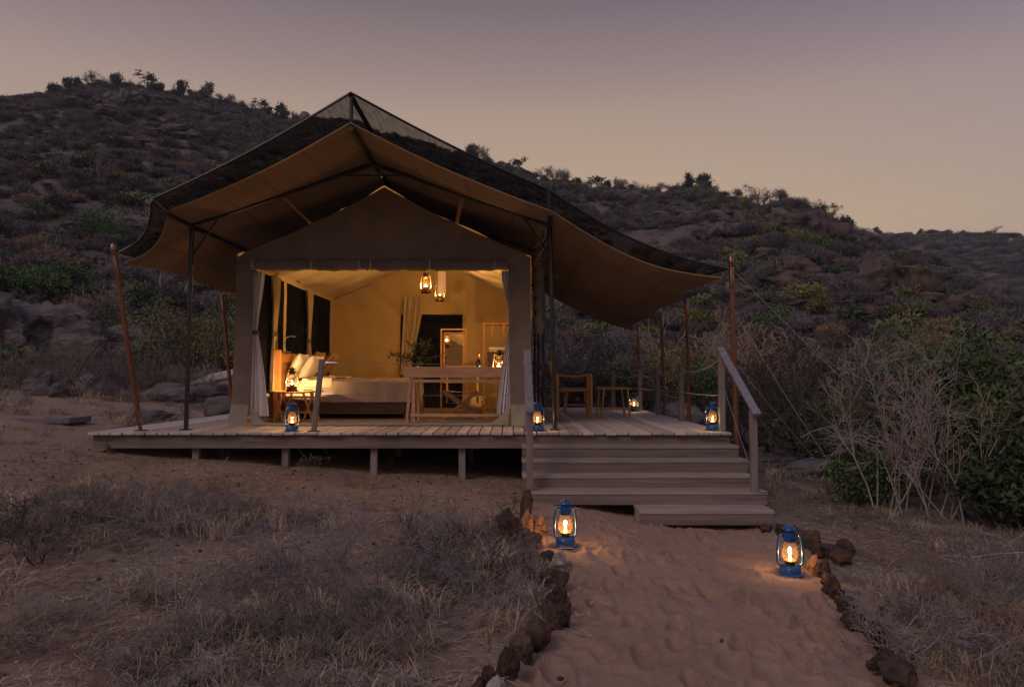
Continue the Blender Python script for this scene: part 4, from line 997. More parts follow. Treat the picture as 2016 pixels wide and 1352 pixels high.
# vase with branches
vp = (X_(826, 10.5), 10.5, dzt + .003)
va = local_thing('glass_vase', 'round glass vase standing on the desk', 'vase', vp)
MB().lathe([(0, 0), (.06, 0), (.085, .03), (.095, .08), (.08, .13), (.06, .16), (.065, .185), (.061, .185), (.056, .16), (.074, .13), (.089, .08), (.08, .034), (.055, .006), (0, .006)], 22).build('bowl', MATS['clear_glass'], va, True)
bq = local_thing('leafy_branches', 'spreading dark green leafy branches arranged in the glass vase', 'plant', vp)
r_ = random.Random(21)
stm, lv = MB(), MB()
for i in range(40):
    a = r_.uniform(0, 6.28); el = r_.uniform(.25, 1.5); Ls = r_.uniform(.26, .46)
    if i < 4: a, el, Ls = math.pi + r_.uniform(-.3, .3), r_.uniform(.35, .7), .50
    p0 = Vector((r_.uniform(-.02, .02), r_.uniform(-.02, .02), .02)); d = Vector((math.cos(a) * math.cos(el) * .9, math.sin(a) * math.cos(el) * .6, math.sin(el)))
    pts_ = [p0, Vector((d.x * .05, d.y * .05, .18))]
    for k in range(1, 7): pts_.append(pts_[1] + d * Ls * k / 6 + Vector((0, 0, -.10 * (k / 6) ** 2)))
    stm.tube(pts_, .0028, 4)
    for k in range(1, len(pts_)):
        for _ in range(5):
            p = pts_[k] + Vector((r_.uniform(-.03, .03), r_.uniform(-.03, .03), r_.uniform(-.03, .03)))
            x = Vector((r_.uniform(-1, 1), r_.uniform(-1, 1), r_.uniform(-.6, 1))).normalized(); y = x.cross(Vector((r_.uniform(-1, 1), r_.uniform(-1, 1), 1))).normalized()
            s = r_.uniform(.03, .055)
            lv.add([p, p + x * s * .5 + y * s * .28, p + x * s, p + x * s * .5 - y * s * .28], [(0, 1, 2, 3)])
stm.build('stem', MATS['bark'], bq); tag(lv.build('foliage', MATS['bouquet_leaf'], bq), kind='stuff')
# hanging lanterns
hp = at(838, 577, 11.6); lantern('lit brass lantern hanging from the tent ridge on a wire', tuple(hp), 'dull_brass', IN_P * 1.8, .3, None, 4.0)
hp2 = at(866, 593, 12.9); lantern('lit lantern half hidden behind the hanging canvas strip', tuple(hp2), 'dull_brass', IN_P * .6, .0, None, 4.0)
tag(MB().box((at(870, 540, 12.3).x, 12.3, (Z_(579, 12.3) + 4.0) / 2), (.145, .012, 4.0 - Z_(579, 12.3)), bevel=.003).build('hanging_strip', MATS['canvas']), 'narrow canvas strip hanging from the tent ridge before a lantern', 'canvas strip')

# ------------------------------------------------------------------ deck furniture
cy0, cy1 = 11.35, 11.85; ax0, ax1 = X_(1097, 11.35), X_(1163, 11.35)
sc_ = thing('safari_chair', 'wooden safari armchair with leather seat and strap arms on the deck', 'armchair', ((ax0 + ax1) / 2, 11.6, DECK_Z))
def turned(a, b, r=.026):
    a, b = Vector(a), Vector(b); n = 9
    return MB().tube([a.lerp(b, k / (n - 1)) for k in range(n)], [r * q for q in (.72, .85, .98, 1.08, 1.12, 1.08, 1.1, 1.05, .8)], 10)
# chair faces along +x: the back is at the ax0 side
for y in (cy0, cy1):
    turned((ax1, y, DECK_Z), (ax1, y, DECK_Z + .74)).build('leg', MATS['warm_wood'], sc_, True)
    turned((ax0, y, DECK_Z), (ax0, y, DECK_Z + .73)).build('leg', MATS['warm_wood'], sc_, True)
    MB().tube([(ax0 + .02, y, DECK_Z + .46), (ax1 - .01, y, DECK_Z + .47)], .018, 8).build('seat_rail', MATS['warm_wood'], sc_, True)
    MB().tube([(ax0 - .03 + (ax1 - ax0 + .03) * k / 10, y, DECK_Z + .725 - .035 * math.sin(math.pi * k / 10)) for k in range(11)], .016, 8).build('arm_strap', MATS['leather'], sc_, True)
    MB().tube([(ax0 - .02, y + (.05 if y == cy0 else -.05), DECK_Z + .38), (ax0 - .12, y + (.05 if y == cy0 else -.05), DECK_Z + .95)], .018, 8).build('back_post', MATS['warm_wood'], sc_, True)
for x in (ax0, ax1): MB().tube([(x, cy0, DECK_Z + .445), (x, cy1, DECK_Z + .445)], .016, 8).build('seat_rail', MATS['warm_wood'], sc_, True)
MB().sheet(lambda u, v: (ax0 + .02 + (ax1 - ax0 - .04) * u, cy0 + (cy1 - cy0) * v, DECK_Z + .478 - .03 * math.sin(math.pi * v) - .02 * math.sin(math.pi * u)), 10, 8).build('seat', MATS['leather'], sc_, True)
MB().sheet(lambda u, v: (ax0 - .055 - .055 * v - .03 * math.sin(math.pi * u), cy0 + .04 + (cy1 - cy0 - .08) * u, DECK_Z + .62 + .28 * v), 10, 5).build('backrest', MATS['leather'], sc_, True)
def stool(label, x0, x1, y0, y1, h_):
    t = thing('folding_stool', label, 'stool', ((x0 + x1) / 2, (y0 + y1) / 2, DECK_Z))
    z1 = DECK_Z + h_
    MB().sheet(lambda u, v: (x0 + (x1 - x0) * u, y0 + (y1 - y0) * v, z1 + .004 - .022 * math.sin(math.pi * v)), 8, 8).build('seat', MATS['leather'], t, True)
    for y in (y0, y1): MB().tube([(x0 - .015, y, z1 - .008), (x1 + .015, y, z1 - .008)], .018, 8).build('seat_rail', MATS['warm_wood'], t, True)
    for y in (y0, y1):
        for x, s in ((x0 + .05, -1), (x1 - .05, 1)):
            MB().tube([(x + s * .045, y, DECK_Z), (x, y, z1 - .015)], [.012, .016], 8).build('leg', MATS['warm_wood'], t, True)
            MB().tube([(x + s * .045, y + (.11 if y == y0 else -.11), DECK_Z), (x, y, z1 - .015)], [.012, .016], 8).build('leg', MATS['warm_wood'], t, True)
    for y in (y0 + .03, y1 - .03): MB().tube([(x0 + .01, y + .03, DECK_Z + .14), (x1 - .01, y + .03, DECK_Z + .14)], .011, 8).build('stretcher', MATS['warm_wood'], t, True)
stool('low folding stool with leather top beside the safari armchair', X_(1183, 11.5), X_(1241, 11.5), 11.5, 12.15, .495)
stool('low folding leather stool behind the armchair at the back of the deck', X_(1112, 13.0), X_(1160, 13.0), 13.0, 13.5, .46)

# ------------------------------------------------------------------ slab and tilted panels beyond the deck
p = at(0, 850, 11.3); zg = hz(-8.0, 11.4)
tag(MB().box((-8.25, 11.5, zg + .005), (2.0, .62, .10), Matrix.Rotation(.03, 3, 'Z'), .01).build('stone_slab', MATS['slab']), 'flat grey slab lying on the red sand away from the deck', 'slab')
pan = thing('tilted_panel_box', 'low pale panels propped at a slant among boulders behind the tent', 'panel', at(420, 760, 17.5))
for k in range(2):
    a0 = at(368 + 44 * k, 756 - 9 * k, 17.5); a1 = at(412 + 44 * k, 747 - 9 * k, 17.5)
    MB().add([a0, a1, a1 + Vector((.15, 1.1, .28)), a0 + Vector((.15, 1.1, .28)), a0 - Vector((0, 0, .05)), a1 - Vector((0, 0, .05)), a1 + Vector((.15, 1.1, .23)), a0 + Vector((.15, 1.1, .23))],
             [(0, 1, 2, 3), (7, 6, 5, 4), (0, 4, 5, 1), (1, 5, 6, 2), (2, 6, 7, 3), (3, 7, 4, 0)]).build('panel', MATS['panel_pale'], pan)
a0, a1 = at(372, 758, 17.52), at(458, 742, 17.52)
MB().add([a0 + Vector((0, .02, -.06)), a1 + Vector((0, .02, -.06)), Vector((a1.x, 17.54, hz(a1.x, 17.5) - .1)), Vector((a0.x, 17.54, hz(a0.x, 17.5) - .1))] + [], [(0, 1, 2, 3)]).build('side_sheet', MATS['panel_blue'], pan)

# ------------------------------------------------------------------ rocks
_ico = {}
def ico(sub):
    if sub not in _ico:
        bm = bmesh.new(); bmesh.ops.create_icosphere(bm, subdivisions=sub, radius=1.0); bm.verts.index_update()
        _ico[sub] = (np.array([v.co[:] for v in bm.verts]), np.array([[v.index for v in f.verts] for f in bm.faces])); bm.free()
    return _ico[sub]
def rock_mesh(seed, dims, sub=4, cuts=14, rough=.12, m='granite', strata=0.0, deep=.62, block=0.0):
    g = np.random.default_rng(seed); v, f = ico(sub); v = v.copy()
    if block: v = v * (1 - block) + block * .84 * v / np.abs(v).max(1)[:, None]
    for k in range(cuts):
        n = g.normal(size=3); n /= np.linalg.norm(n); d = g.uniform(deep, .92)
        q = v @ n; v -= np.outer(np.clip(q - d, 0, None) * .92, n)
    off = g.uniform(0, 50, 3)
    disp = np.array([mnoise.fractal(Vector(p * 1.8 + off), .75, 2.1, 7) for p in v])
    disp = disp - .5 * np.abs(np.array([mnoise.noise(Vector(p * 4.2 - off)) for p in v]))
    nr = v / np.linalg.norm(v, axis=1)[:, None]
    v = v + nr * (disp * rough)[:, None]
    if strata:
        s = np.array([mnoise.noise(Vector((p[0] * .6 + off[0], p[1] * .6, p[2] * 5 + off[2]))) for p in v])
        v[:, :2] *= (1 + strata * s)[:, None]
    v = v * (np.array(dims) / 2)
    return np_mesh('rock', v, f, [MATS[m]], smooth=False)
def boulder(name, label, loc, dims, seed, sink=.25, rz=0., tilt=(0, 0), group=None, cat='rock', **k):
    o = link(name, rock_mesh(seed, dims, **k)); o.location = (loc[0], loc[1], loc[2] + dims[2] * (.5 - sink)); o.rotation_euler = (tilt[0], tilt[1], rz)
    return tag(o, label, cat, group)
def rel(px, py, Y, w_px, h_px):
    """size in metres of something w x h photo pixels large at depth Y"""
    return w_px * Y / F, h_px * Y / F

# stones along the path: (foot px, foot py, width px, height px, pale?, lean)
left_row = [(1037, 1028, 34, 72, 0, .10), (1003, 1070, 56, 68, 0, -.12), (1032, 1062, 34, 50, 2, .15), (1060, 1058, 34, 46, 2, -.1), (1052, 1082, 44, 34, 0, .0), (1030, 1076, 40, 36, 0, .1), (1100, 1122, 40, 40, 1, .1), (1076, 1118, 44, 34, 0, .1),
            (1095, 1166, 66, 46, 0, .0), (1100, 1212, 60, 54, 0, .05), (1086, 1246, 52, 54, 0, -.1), (1114, 1236, 28, 48, 0, .1), (1058, 1286, 62, 62, 0, .1), (1030, 1308, 50, 66, 3, -.1), (1000, 1342, 56, 72, 0, .1), (958, 1366, 34, 50, 0, .0), (976, 1372, 40, 44, 1, .2), (944, 1372, 40, 34, 3, -.2)]
SPECIAL = {0: 'tall dark jagged stone standing upright against the lowest deck step', 1: 'broad rounded dark stone leaning at the head of the path edging, behind the dry grass', 2: 'pointed orange-lit stone wedged beside the sand lantern',
           3: 'rough orange-lit stone leaning towards the sand lantern', 4: 'low black stone just before the sand lantern', 6: 'pale-topped lump of stone just below the sand lantern', 16: 'pale grey-white angular stone at the grassy end of the path edging'}
for i, (px, py, wp, hp_, kind, ln) in enumerate(left_row):
    p = G(px, py); wm, hm = rel(px, py, p.y, wp, hp_); hm *= 1.12
    boulder('path_stone', SPECIAL.get(i, 'rough dark brown stone in the row edging the path on the dry grass side'), (p.x, p.y + wm * .25, p.z), (wm * 1.12, wm * .9, hm * 1.25), 100 + i, .22, ln * 6, (ln * .6, ln), 'stones edging the path on the grass side', 'stone',
            sub=4, cuts=22, rough=.22, m={0: 'rust_stone', 1: 'pale_stone', 2: 'ochre_stone', 3: 'rust_stone'}[kind], deep=.5)
right_row = [(1512, 1052, 26, 24, 0), (1540, 1058, 30, 36, 0), (1575, 1068, 34, 34, 0), (1604, 1082, 44, 40, 0), (1634, 1100, 56, 36, 0), (1660, 1112, 44, 40, 0), (1672, 1096, 40, 40, 0), (1606, 1130, 30, 44, 2), (1622, 1140, 44, 42, 0), (1640, 1172, 42, 34, 0), (1662, 1194, 38, 26, 0),
             (1668, 1212, 44, 28, 3), (1688, 1240, 46, 44, 0), (1722, 1262, 48, 46, 3), (1756, 1330, 70, 56, 0), (1782, 1362, 90, 60, 3), (1740, 1215, 24, 20, 0), (1590, 1078, 28, 24, 0), (1650, 1182, 32, 26, 0), (1676, 1204, 30, 24, 0), (1706, 1252, 38, 34, 0), (1634, 1154, 34, 30, 0), (1738, 1286, 36, 30, 3), (1612, 1100, 34, 28, 0), (1690, 1224, 30, 22, 0)]
SPEC_R = {6: 'dark angular stone standing upright apart behind the path edging', 7: 'narrow stone catching orange lantern light at the end of the low row', 14: 'large flat-topped brown stone at the twig-littered end of the path edging', 15: 'large rusty block half buried below a flat-topped stone'}
for i, (px, py, wp, hp_, kind) in enumerate(right_row):
    p = G(px, py); wm, hm = rel(px, py, p.y, wp, hp_)
    boulder('path_stone', SPEC_R.get(i, 'low dark stone in the row edging the path on the shrub side'), (p.x, p.y + wm * .2, p.z), (wm * 1.15, wm * .95, hm * 1.3), 200 + i, .24, i * 1.3, (.1 * math.sin(i * 2.), .15 * math.cos(i * 3.)), 'stones edging the path on the shrub side', 'stone',
            sub=4, cuts=22, rough=.22, m='ochre_stone' if kind == 2 else 'rust_stone', deep=.5)

# rock ledges and boulders round the camp: (px, py of foot, depth, width px, height px, label, strata)
camp = [(110, 748, 23, 420, 150, 'long layered granite outcrop beyond the clearing', .16, 'granite'), (250, 735, 24.5, 220, 96, 'lower end of the layered granite outcrop, below the olive bushes', .16, 'granite'),
        (-60, 760, 22, 260, 170, 'weathered granite shelf at the edge of the clearing', .16, 'granite'), (430, 722, 26, 200, 80, 'pale granite hump behind the olive shrub', .14, 'granite'),
        (75, 812, 15.6, 70, 52, 'rounded boulder among dry scrub at the clearing edge', .05, 'granite'), (118, 812, 15.2, 44, 30, 'small boulder tucked beside a rounded boulder', .05, 'granite'), (178, 800, 16.5, 60, 40, 'dark boulder under the dead branch', .05, 'granite'),
        (345, 795, 16.3, 110, 38, 'flat grey boulder beside the slanted panels', .08, 'granite'), (415, 792, 16.8, 90, 36, 'flat grey boulder below the slanted panels', .08, 'granite'), (300, 828, 13.4, 80, 22, 'half buried flat rock near the leaning pole', .05, 'granite'), (440, 815, 14.4, 90, 46, 'shadowed round boulder beside the tent wall', .05, 'granite'),
        (1330, 830, 16.6, 110, 72, 'big smooth granite boulder behind the rope rail', .06, 'granite'), (1385, 838, 15.8, 90, 62, 'round granite boulder beside the biggest boulder behind the rail', .06, 'granite'), (1275, 815, 17.0, 50, 46, 'small boulder behind the back lantern', .05, 'granite'), (1430, 835, 14.5, 70, 50, 'boulder half hidden behind the corner pole', .06, 'granite'), (1190, 810, 17.5, 90, 50, 'low shadowed boulder behind the armchair', .06, 'granite'),
        (1530, 905, 13.6, 150, 36, 'flat rock ledge past the steps with dry grass on it', .12, 'granite'), (1580, 880, 15.2, 170, 42, 'pale layered ledge below the leafless trees', .14, 'granite'), (1600, 935, 12.0, 150, 34, 'low broken rock ledge beside the dry grass', .12, 'granite'), (1680, 895, 13.2, 36, 24, 'small round stone on the ledge by the twiggy shrub', .04, 'granite')]
for i, (px, py, Y, wp, hp_, lb, st, mm) in enumerate(camp):
    x = at(px, py, Y).x; wm, hm = rel(px, py, Y, wp, hp_)
    big = wp > 180
    boulder('rock_outcrop' if big else 'boulder', lb, (x, Y, hz(x, Y)), (wm, wm * (.5 if big else .8), hm * 1.4), 300 + i, .28, .1 * math.sin(i * 5), (0, .06 * math.sin(i * 3)), 'rocks round the camp', 'rock',
            sub=5 if big else 4, cuts=22 if big else 12, rough=.26 if big else .12, m=mm, strata=st, deep=.6, block=.45 if big else .15)
# cliffs and outcrops on the hill: (px, py foot, width px, height px, label)
hillrocks = [(1600, 565, 150, 66, 'ochre stained cliff face on the hillside', 'cliff_rock'), (1520, 530, 110, 46, 'broken brown ledge beside the ochre cliff', 'cliff_rock'), (1750, 585, 190, 110, 'dark sloping rock mass at the shoulder of the hill', 'cliff_rock'),
             (1850, 615, 170, 60, 'tilted rock slab falling from the hill shoulder', 'cliff_rock'), (1620, 480, 170, 84, 'dark granite dome near the crest of the hill', 'cliff_rock'), (1540, 440, 90, 44, 'overhanging boulder under the crest', 'granite'), (1460, 450, 110, 50, 'brown crag under the crest with a shadowed cleft', 'cliff_rock'),
             (1420, 470, 80, 40, 'grey crag beside the shadowed cleft', 'granite'), (1690, 640, 120, 40, 'low cliff band above the thicket', 'cliff_rock'), (250, 470, 190, 66, 'broad bare granite slab low on the hillside', 'granite'), (310, 420, 110, 30, 'pale rock strip above the bare slab', 'granite'),
             (245, 205, 90, 44, 'big boulder just under the hilltop', 'granite'), (290, 200, 80, 26, 'flat boulder on the hilltop below a lone tree', 'granite'), (190, 225, 110, 26, 'layered ledge under the hilltop', 'granite'), (340, 270, 120, 34, 'layered ledge on the open upper slope', 'granite'),
             (280, 292, 120, 30, 'long stepped ledge across the middle slope', 'granite'), (600, 240, 34, 30, 'rounded boulder perched on the skyline', 'granite'), (584, 238, 20, 18, 'small boulder beside the perched skyline boulder', 'granite'), (420, 335, 70, 24, 'grey ledge among shrubs near the net edge', 'granite'),
             (1020, 345, 40, 20, 'small crag on the crest above the canopy', 'granite'), (1240, 400, 90, 26, 'low crag along the wooded crest', 'granite'), (1340, 440, 100, 30, 'grey ledge in the shrubs of the upper slope', 'granite'), (1440, 590, 90, 40, 'grey stepped rocks above the round tan bush', 'granite'),
             (1560, 610, 140, 36, 'shadowed rock band above the leafless thicket', 'granite'), (40, 300, 90, 28, 'weathered ledge on the bushy slope', 'granite'), (120, 400, 80, 24, 'half buried ledge among grey shrubs', 'granite'), (490, 260, 60, 20, 'ledge on the slope below the skyline shrubs', 'granite')]
for i, (px, py, wp, hp_, lb, mm) in enumerate(hillrocks):
    p = G(px, py); wm, hm = rel(px, py, p.y, wp, hp_)
    if wp < 60:
        boulder('boulder', lb, p, (wm, wm * .7, hm * 1.5), 400 + i, .34, .3 * math.sin(i * 5), (R(-12), .08 * math.sin(i * 3)), 'rocks on the hillside', 'rock', sub=4, cuts=34, rough=.20, m=mm, strata=.20, deep=.52, block=.4)
        continue
    t = local_thing('rock_outcrop', lb, 'rock', p, 'rocks on the hillside'); gr_ = np.random.default_rng(1400 + i); nb = 5 + (wp > 120) * 3
    for k in range(nb):
        fx_ = (k + .5) / nb - .5; bw = wm * gr_.uniform(.34, .66); bh = hm * gr_.uniform(.55, 1.0) * (1 - .8 * abs(fx_))
        x, y = p.x + fx_ * wm * .9, p.y + gr_.uniform(-.12, .22) * wm
        o = link('block', rock_mesh(2000 + i * 12 + k, (bw, bw * .8, bh * 1.25), 4, 26, .18, mm, .26, .55, .75)); o.parent = t
        o.location = (x - p.x, y - p.y, hz(x, y) - p.z + bh * .42); o.rotation_euler = (R(-8) + gr_.normal(0, .06), gr_.normal(0, .09), gr_.uniform(-.7, .7))

# ------------------------------------------------------------------ vegetation generators
def branch_segs(g, stems, H, spread, levels=3, kids=4, gnarl=.25, r0=.02, base=.06, droop=0., up=.25, first=None):
    """polyline branches -> arrays of segments (p0, p1, r0, r1) and the twig tips"""
    S, tips = [], []
    def grow(p, d, L, r, lev):
        n = 3 if lev < levels else 2
        for k in range(n):
            d = d + g.normal(0, gnarl, 3) + np.array([0, 0, (up if lev < 2 else up * .4) * .25 - droop * lev * .1]); d /= np.linalg.norm(d)
            q = p + d * L / n; r1 = r * (.82 if k < n - 1 else .6)
            S.append((p, q, r, r1)); p, r = q, r1
            if lev < levels:
                for _ in range(g.poisson(kids / n) if k > 0 or lev > 0 else 0):
                    dd = d + g.normal(0, .62, 3); dd /= np.linalg.norm(dd); grow(p, dd, L * g.uniform(.4, .68), r * .66, lev + 1)
        tips.append((p, d))
    for i in range(stems):
        a = g.uniform(0, 2 * math.pi); e = g.uniform(0, 1) ** .7 * spread
        d = np.array([math.cos(a) * math.sin(e), math.sin(a) * math.sin(e), math.cos(e)])
        grow(np.array([g.normal(0, base), g.normal(0, base), 0.]), d, H * g.uniform(.55, .95) * (first or 1), r0 * g.uniform(.7, 1.2), 0)
    return S, tips
def seg_geo(S, sides=3, minr=0.0):
    p0 = np.array([s[0] for s in S]); p1 = np.array([s[1] for s in S]); r0 = np.maximum([s[2] for s in S], minr); r1 = np.maximum([s[3] for s in S], minr)
    d = p1 - p0; d /= np.linalg.norm(d, axis=1)[:, None] + 1e-9
    a = np.where(np.abs(d[:, 2:3]) < .9, [[0, 0, 1.]], [[1., 0, 0]]); x = np.cross(d, a); x /= np.linalg.norm(x, axis=1)[:, None]; y = np.cross(d, x)
    n = len(S); vs = np.zeros((n, sides * 2, 3))
    for j in range(sides):
        q = 2 * math.pi * j / sides; o = x * math.cos(q) + y * math.sin(q)
        vs[:, j] = p0 + o * r0[:, None]; vs[:, sides + j] = p1 + o * r1[:, None]
    F_ = []
    b = np.arange(n)[:, None] * sides * 2
    for j in range(sides if sides > 2 else 1):
        k = (j + 1) % sides; F_.append(np.concatenate([b + j, b + k, b + sides + k, b + sides + j], 1))
    return vs.reshape(-1, 3), np.concatenate(F_)
def leaf_geo(g, pts, size, aspect=.45, jit=.4, per=1, spread=.0, upb=.3):
    pts = np.repeat(np.asarray(pts), per, 0) + g.normal(0, spread, (len(pts) * per, 3)) if spread else np.repeat(np.asarray(pts), per, 0)
    n = len(pts); x = g.normal(0, 1, (n, 3)); x[:, 2] += upb; x /= np.linalg.norm(x, axis=1)[:, None]
    y = np.cross(x, g.normal(0, 1, (n, 3))); y /= np.linalg.norm(y, axis=1)[:, None]
    s = size * g.uniform(1 - jit, 1 + jit, (n, 1))
    vs = np.stack([pts, pts + x * s * .5 + y * s * aspect * .5, pts + x * s, pts + x * s * .5 - y * s * aspect * .5], 1)
    return vs.reshape(-1, 3), np.arange(n * 4).reshape(-1, 4)
def join(parts):
    V_, F_, M_ = [], [], []; o = 0
    for (v, f, mi) in parts:
        V_.append(v); F_.append(f + o); M_.append(np.full(len(f), mi)); o += len(v)
    return np.concatenate(V_), np.concatenate(F_), np.concatenate(M_)
def lumpy_points(g, n, dims, lumps=9, shell=.55):
    """points spread through a few overlapping lumps that together make an uneven crown"""
    c = g.normal(0, 1, (lumps, 3)); c /= np.linalg.norm(c, axis=1)[:, None]; c *= g.uniform(.25, .68, (lumps, 1)); c[:, 2] = np.abs(c[:, 2]) * .9 - .05
    r = g.uniform(.28, .5, lumps); k = g.integers(0, lumps, n)
    q = g.normal(0, 1, (n, 3)); q /= np.linalg.norm(q, axis=1)[:, None]; q *= (g.uniform(shell ** 3, 1, (n, 1)) ** (1 / 3))
    p = c[k] + q * r[k][:, None]; p *= np.array(dims) / 2; p[:, 2] += dims[2] * .42
    p[:, 2] = np.maximum(p[:, 2], .02)
    return p
def shrub_mesh(name, seed, H, W, kind, dens=1.0, thick=1.0):
    """one shrub as one mesh, unit style: kind = grey / tan / olive / green / dark / yellow"""
    g = np.random.default_rng(seed); parts = []
    if kind in ('grey', 'tan', 'twig_dark', 'pale'):
        if kind == 'pale':
            S, tips = branch_segs(g, int(15 * dens), H, 1.25 * min(1.2, W / H), 3, 4.0, .20, .016 * H * thick, .07 * W)
        else:
            S, tips = branch_segs(g, int(6 * dens), H * .8, 1.1, 2, 3.0, .22, .014 * H * thick, .07 * W)
            pts = lumpy_points(g, int(1100 * dens), (W, W, H), 11, .5); c0 = np.array([0, 0, -.25 * H]); d = pts - c0; d /= np.linalg.norm(d, axis=1)[:, None]
            d = d * .8 + g.normal(0, .55, d.shape); d /= np.linalg.norm(d, axis=1)[:, None]; y = np.cross(d, g.normal(0, 1, d.shape)); y /= np.linalg.norm(y, axis=1)[:, None]
            L_ = H * .17 * g.uniform(.5, 1.3, (len(pts), 1)); wd = .0075 * H * thick
            vv = np.stack([pts - d * L_ * .5 - y * wd, pts - d * L_ * .5 + y * wd, pts + d * L_ * .5 + y * wd * .4, pts + d * L_ * .5 - y * wd * .4], 1).reshape(-1, 3)
            parts.append((vv, np.arange(len(vv)).reshape(-1, 4), 0))
        v, f = seg_geo(S, 2, .0042 * H * thick)
        parts.append((v, f, 0)); mats = [MATS[{'grey': 'twig_hill', 'tan': 'twig_tan', 'twig_dark': 'twig_dark', 'pale': 'twig_pale'}[kind]]]
    else:
        S, tips = branch_segs(g, 7, H * .8, 1.0, 2, 3, .25, .02 * H * thick, .06 * W)
        v, f = seg_geo(S, 3, .004 * H); parts.append((v, f, 1))
        pts = lumpy_points(g, int(900 * dens), (W, W, H))
        v, f = leaf_geo(g, pts, .085 * H * thick, .5); parts.append((v, f, 0))
        mats = [MATS[{'olive': 'leaf_olive', 'green': 'leaf_green', 'dark': 'leaf_dark', 'yellow': 'leaf_yellow'}[kind]], MATS['twig_grey']]
    v, f, mi = join(parts)
    return np_mesh(name, v, f, mats, False, mi)
# ---- geometry-node scatter for what nobody could count
def scatter(name, label, cat, pts, rots, scales, idx, templates):
    cl = bpy.data.collections.new(name + '_kinds')
    for i, me in enumerate(templates):
        o = bpy.data.objects.new(f'{i:02d}_{me.name}', me); cl.objects.link(o)
    m = bpy.data.meshes.new(name); n = len(pts); m.vertices.add(n); m.vertices.foreach_set('co', np.asarray(pts, np.float32).ravel())
    for nm, ty, dat in (('rot', 'FLOAT_VECTOR', np.asarray(rots, np.float32)), ('scl', 'FLOAT_VECTOR', np.asarray(scales, np.float32)), ('idx', 'INT', np.asarray(idx, np.int32))):
        at_ = m.attributes.new(nm, ty, 'POINT'); at_.data.foreach_set('vector' if ty == 'FLOAT_VECTOR' else 'value', dat.ravel())
    o = bpy.data.objects.new(name, m); COL.objects.link(o); tag(o, label, cat, kind='stuff')
    ng = bpy.data.node_groups.new(name, 'GeometryNodeTree'); ng.interface.new_socket('Geometry', in_out='INPUT', socket_type='NodeSocketGeometry'); ng.interface.new_socket('Geometry', in_out='OUTPUT', socket_type='NodeSocketGeometry')
    nn = ng.nodes.new; L = ng.links.new
    gi, go = nn('NodeGroupInput'), nn('NodeGroupOutput'); ip = nn('GeometryNodeInstanceOnPoints'); ci = nn('GeometryNodeCollectionInfo')
    ci.inputs['Collection'].default_value = cl; ci.inputs['Separate Children'].default_value = True; ci.inputs['Reset Children'].default_value = True
    def na(nm, ty):
        a = nn('GeometryNodeInputNamedAttribute'); a.data_type = ty; a.inputs['Name'].default_value = nm; return a.outputs['Attribute']
    er = nn('FunctionNodeEulerToRotation'); L(na('rot', 'FLOAT_VECTOR'), er.inputs[0])
    mp = nn('GeometryNodeMeshToPoints'); L(gi.outputs[0], mp.inputs[0])
    L(mp.outputs[0], ip.inputs['Points']); L(ci.outputs[0], ip.inputs['Instance']); ip.inputs['Pick Instance'].default_value = True
    L(na('idx', 'INT'), ip.inputs['Instance Index']); L(er.outputs[0], ip.inputs['Rotation']); L(na('scl', 'FLOAT_VECTOR'), ip.inputs['Scale'])
    L(ip.outputs[0], go.inputs[0])
    md = o.modifiers.new('scatter', 'NODES'); md.node_group = ng
    return o
gv = np.random.default_rng(99)

# ---- hillside scrub: templates of about 1 m, scaled where they stand
KINDS = ['grey', 'grey', 'grey', 'tan', 'olive', 'green', 'dark', 'yellow', 'twig_dark']
HT = [shrub_mesh('shrub', 500 + i, 1.0, 1.7, k, .8, 1.7) for i, k in enumerate(KINDS)]
PK = np.array([.27, .20, .17, .045, .09, .06, .07, .012, .09]); PK /= PK.sum()
def kind_at(x, y, n):
    k = gv.choice(len(KINDS), n, p=PK); return k
nH = 19000
thv = gv.uniform(-R(46), R(46), nH * 2); rv = np.sqrt(gv.uniform(26 ** 1.35, 235 ** 1.35, nH * 2) ** (2 / 1.35))
hx2, hy2 = rv * np.sin(thv), rv * np.cos(thv)
dn = fbm(hx2 / 16, hy2 / 16, 4, 61); keep = dn > -.42
hx2, hy2, rv = hx2[keep][:nH], hy2[keep][:nH], rv[keep][:nH]; n = len(hx2)
sz = gv.uniform(.45, 1.85, n) * (1 + .2 * (gv.uniform(0, 1, n) > .9)) * np.interp(rv, [25, 120, 200], [.85, 1.1, 1.25])
hk = kind_at(hx2, hy2, n)
scl = np.stack([sz * gv.uniform(.85, 1.3, n), sz * gv.uniform(.85, 1.3, n), sz * gv.uniform(.7, 1.1, n)], 1)
scatter('hillside_scrub', 'grey and olive scrub covering the hillside', 'scrub', np.stack([hx2, hy2, hfun(hx2, hy2) - .08], 1), np.stack([gv.normal(0, .1, n), gv.normal(0, .1, n), gv.uniform(0, 6.28, n)], 1), scl, hk, HT)
nF = 2600
thv = gv.uniform(R(15), R(46), nF); rv = gv.uniform(225, 370, nF); fx, fy = rv * np.sin(thv), rv * np.cos(thv); sz = gv.uniform(1.6, 3.6, nF)
scatter('far_hill_scrub', 'hazy scrub on the distant ridge', 'scrub', np.stack([fx, fy, hfun(fx, fy) - .1], 1), np.stack([fx * 0, fx * 0, gv.uniform(0, 6.28, nF)], 1), np.stack([sz * 1.3, sz * 1.3, sz], 1), kind_at(fx, fy, nF), HT)
nB = 2500   # scrub all round, outside the photograph, so that the plain goes on
thv = gv.uniform(R(46), R(314), nB); rv = np.sqrt(gv.uniform(14 ** 2, 150 ** 2, nB)); fx, fy = rv * np.sin(thv), rv * np.cos(thv); sz = gv.uniform(.7, 2.0, nB)
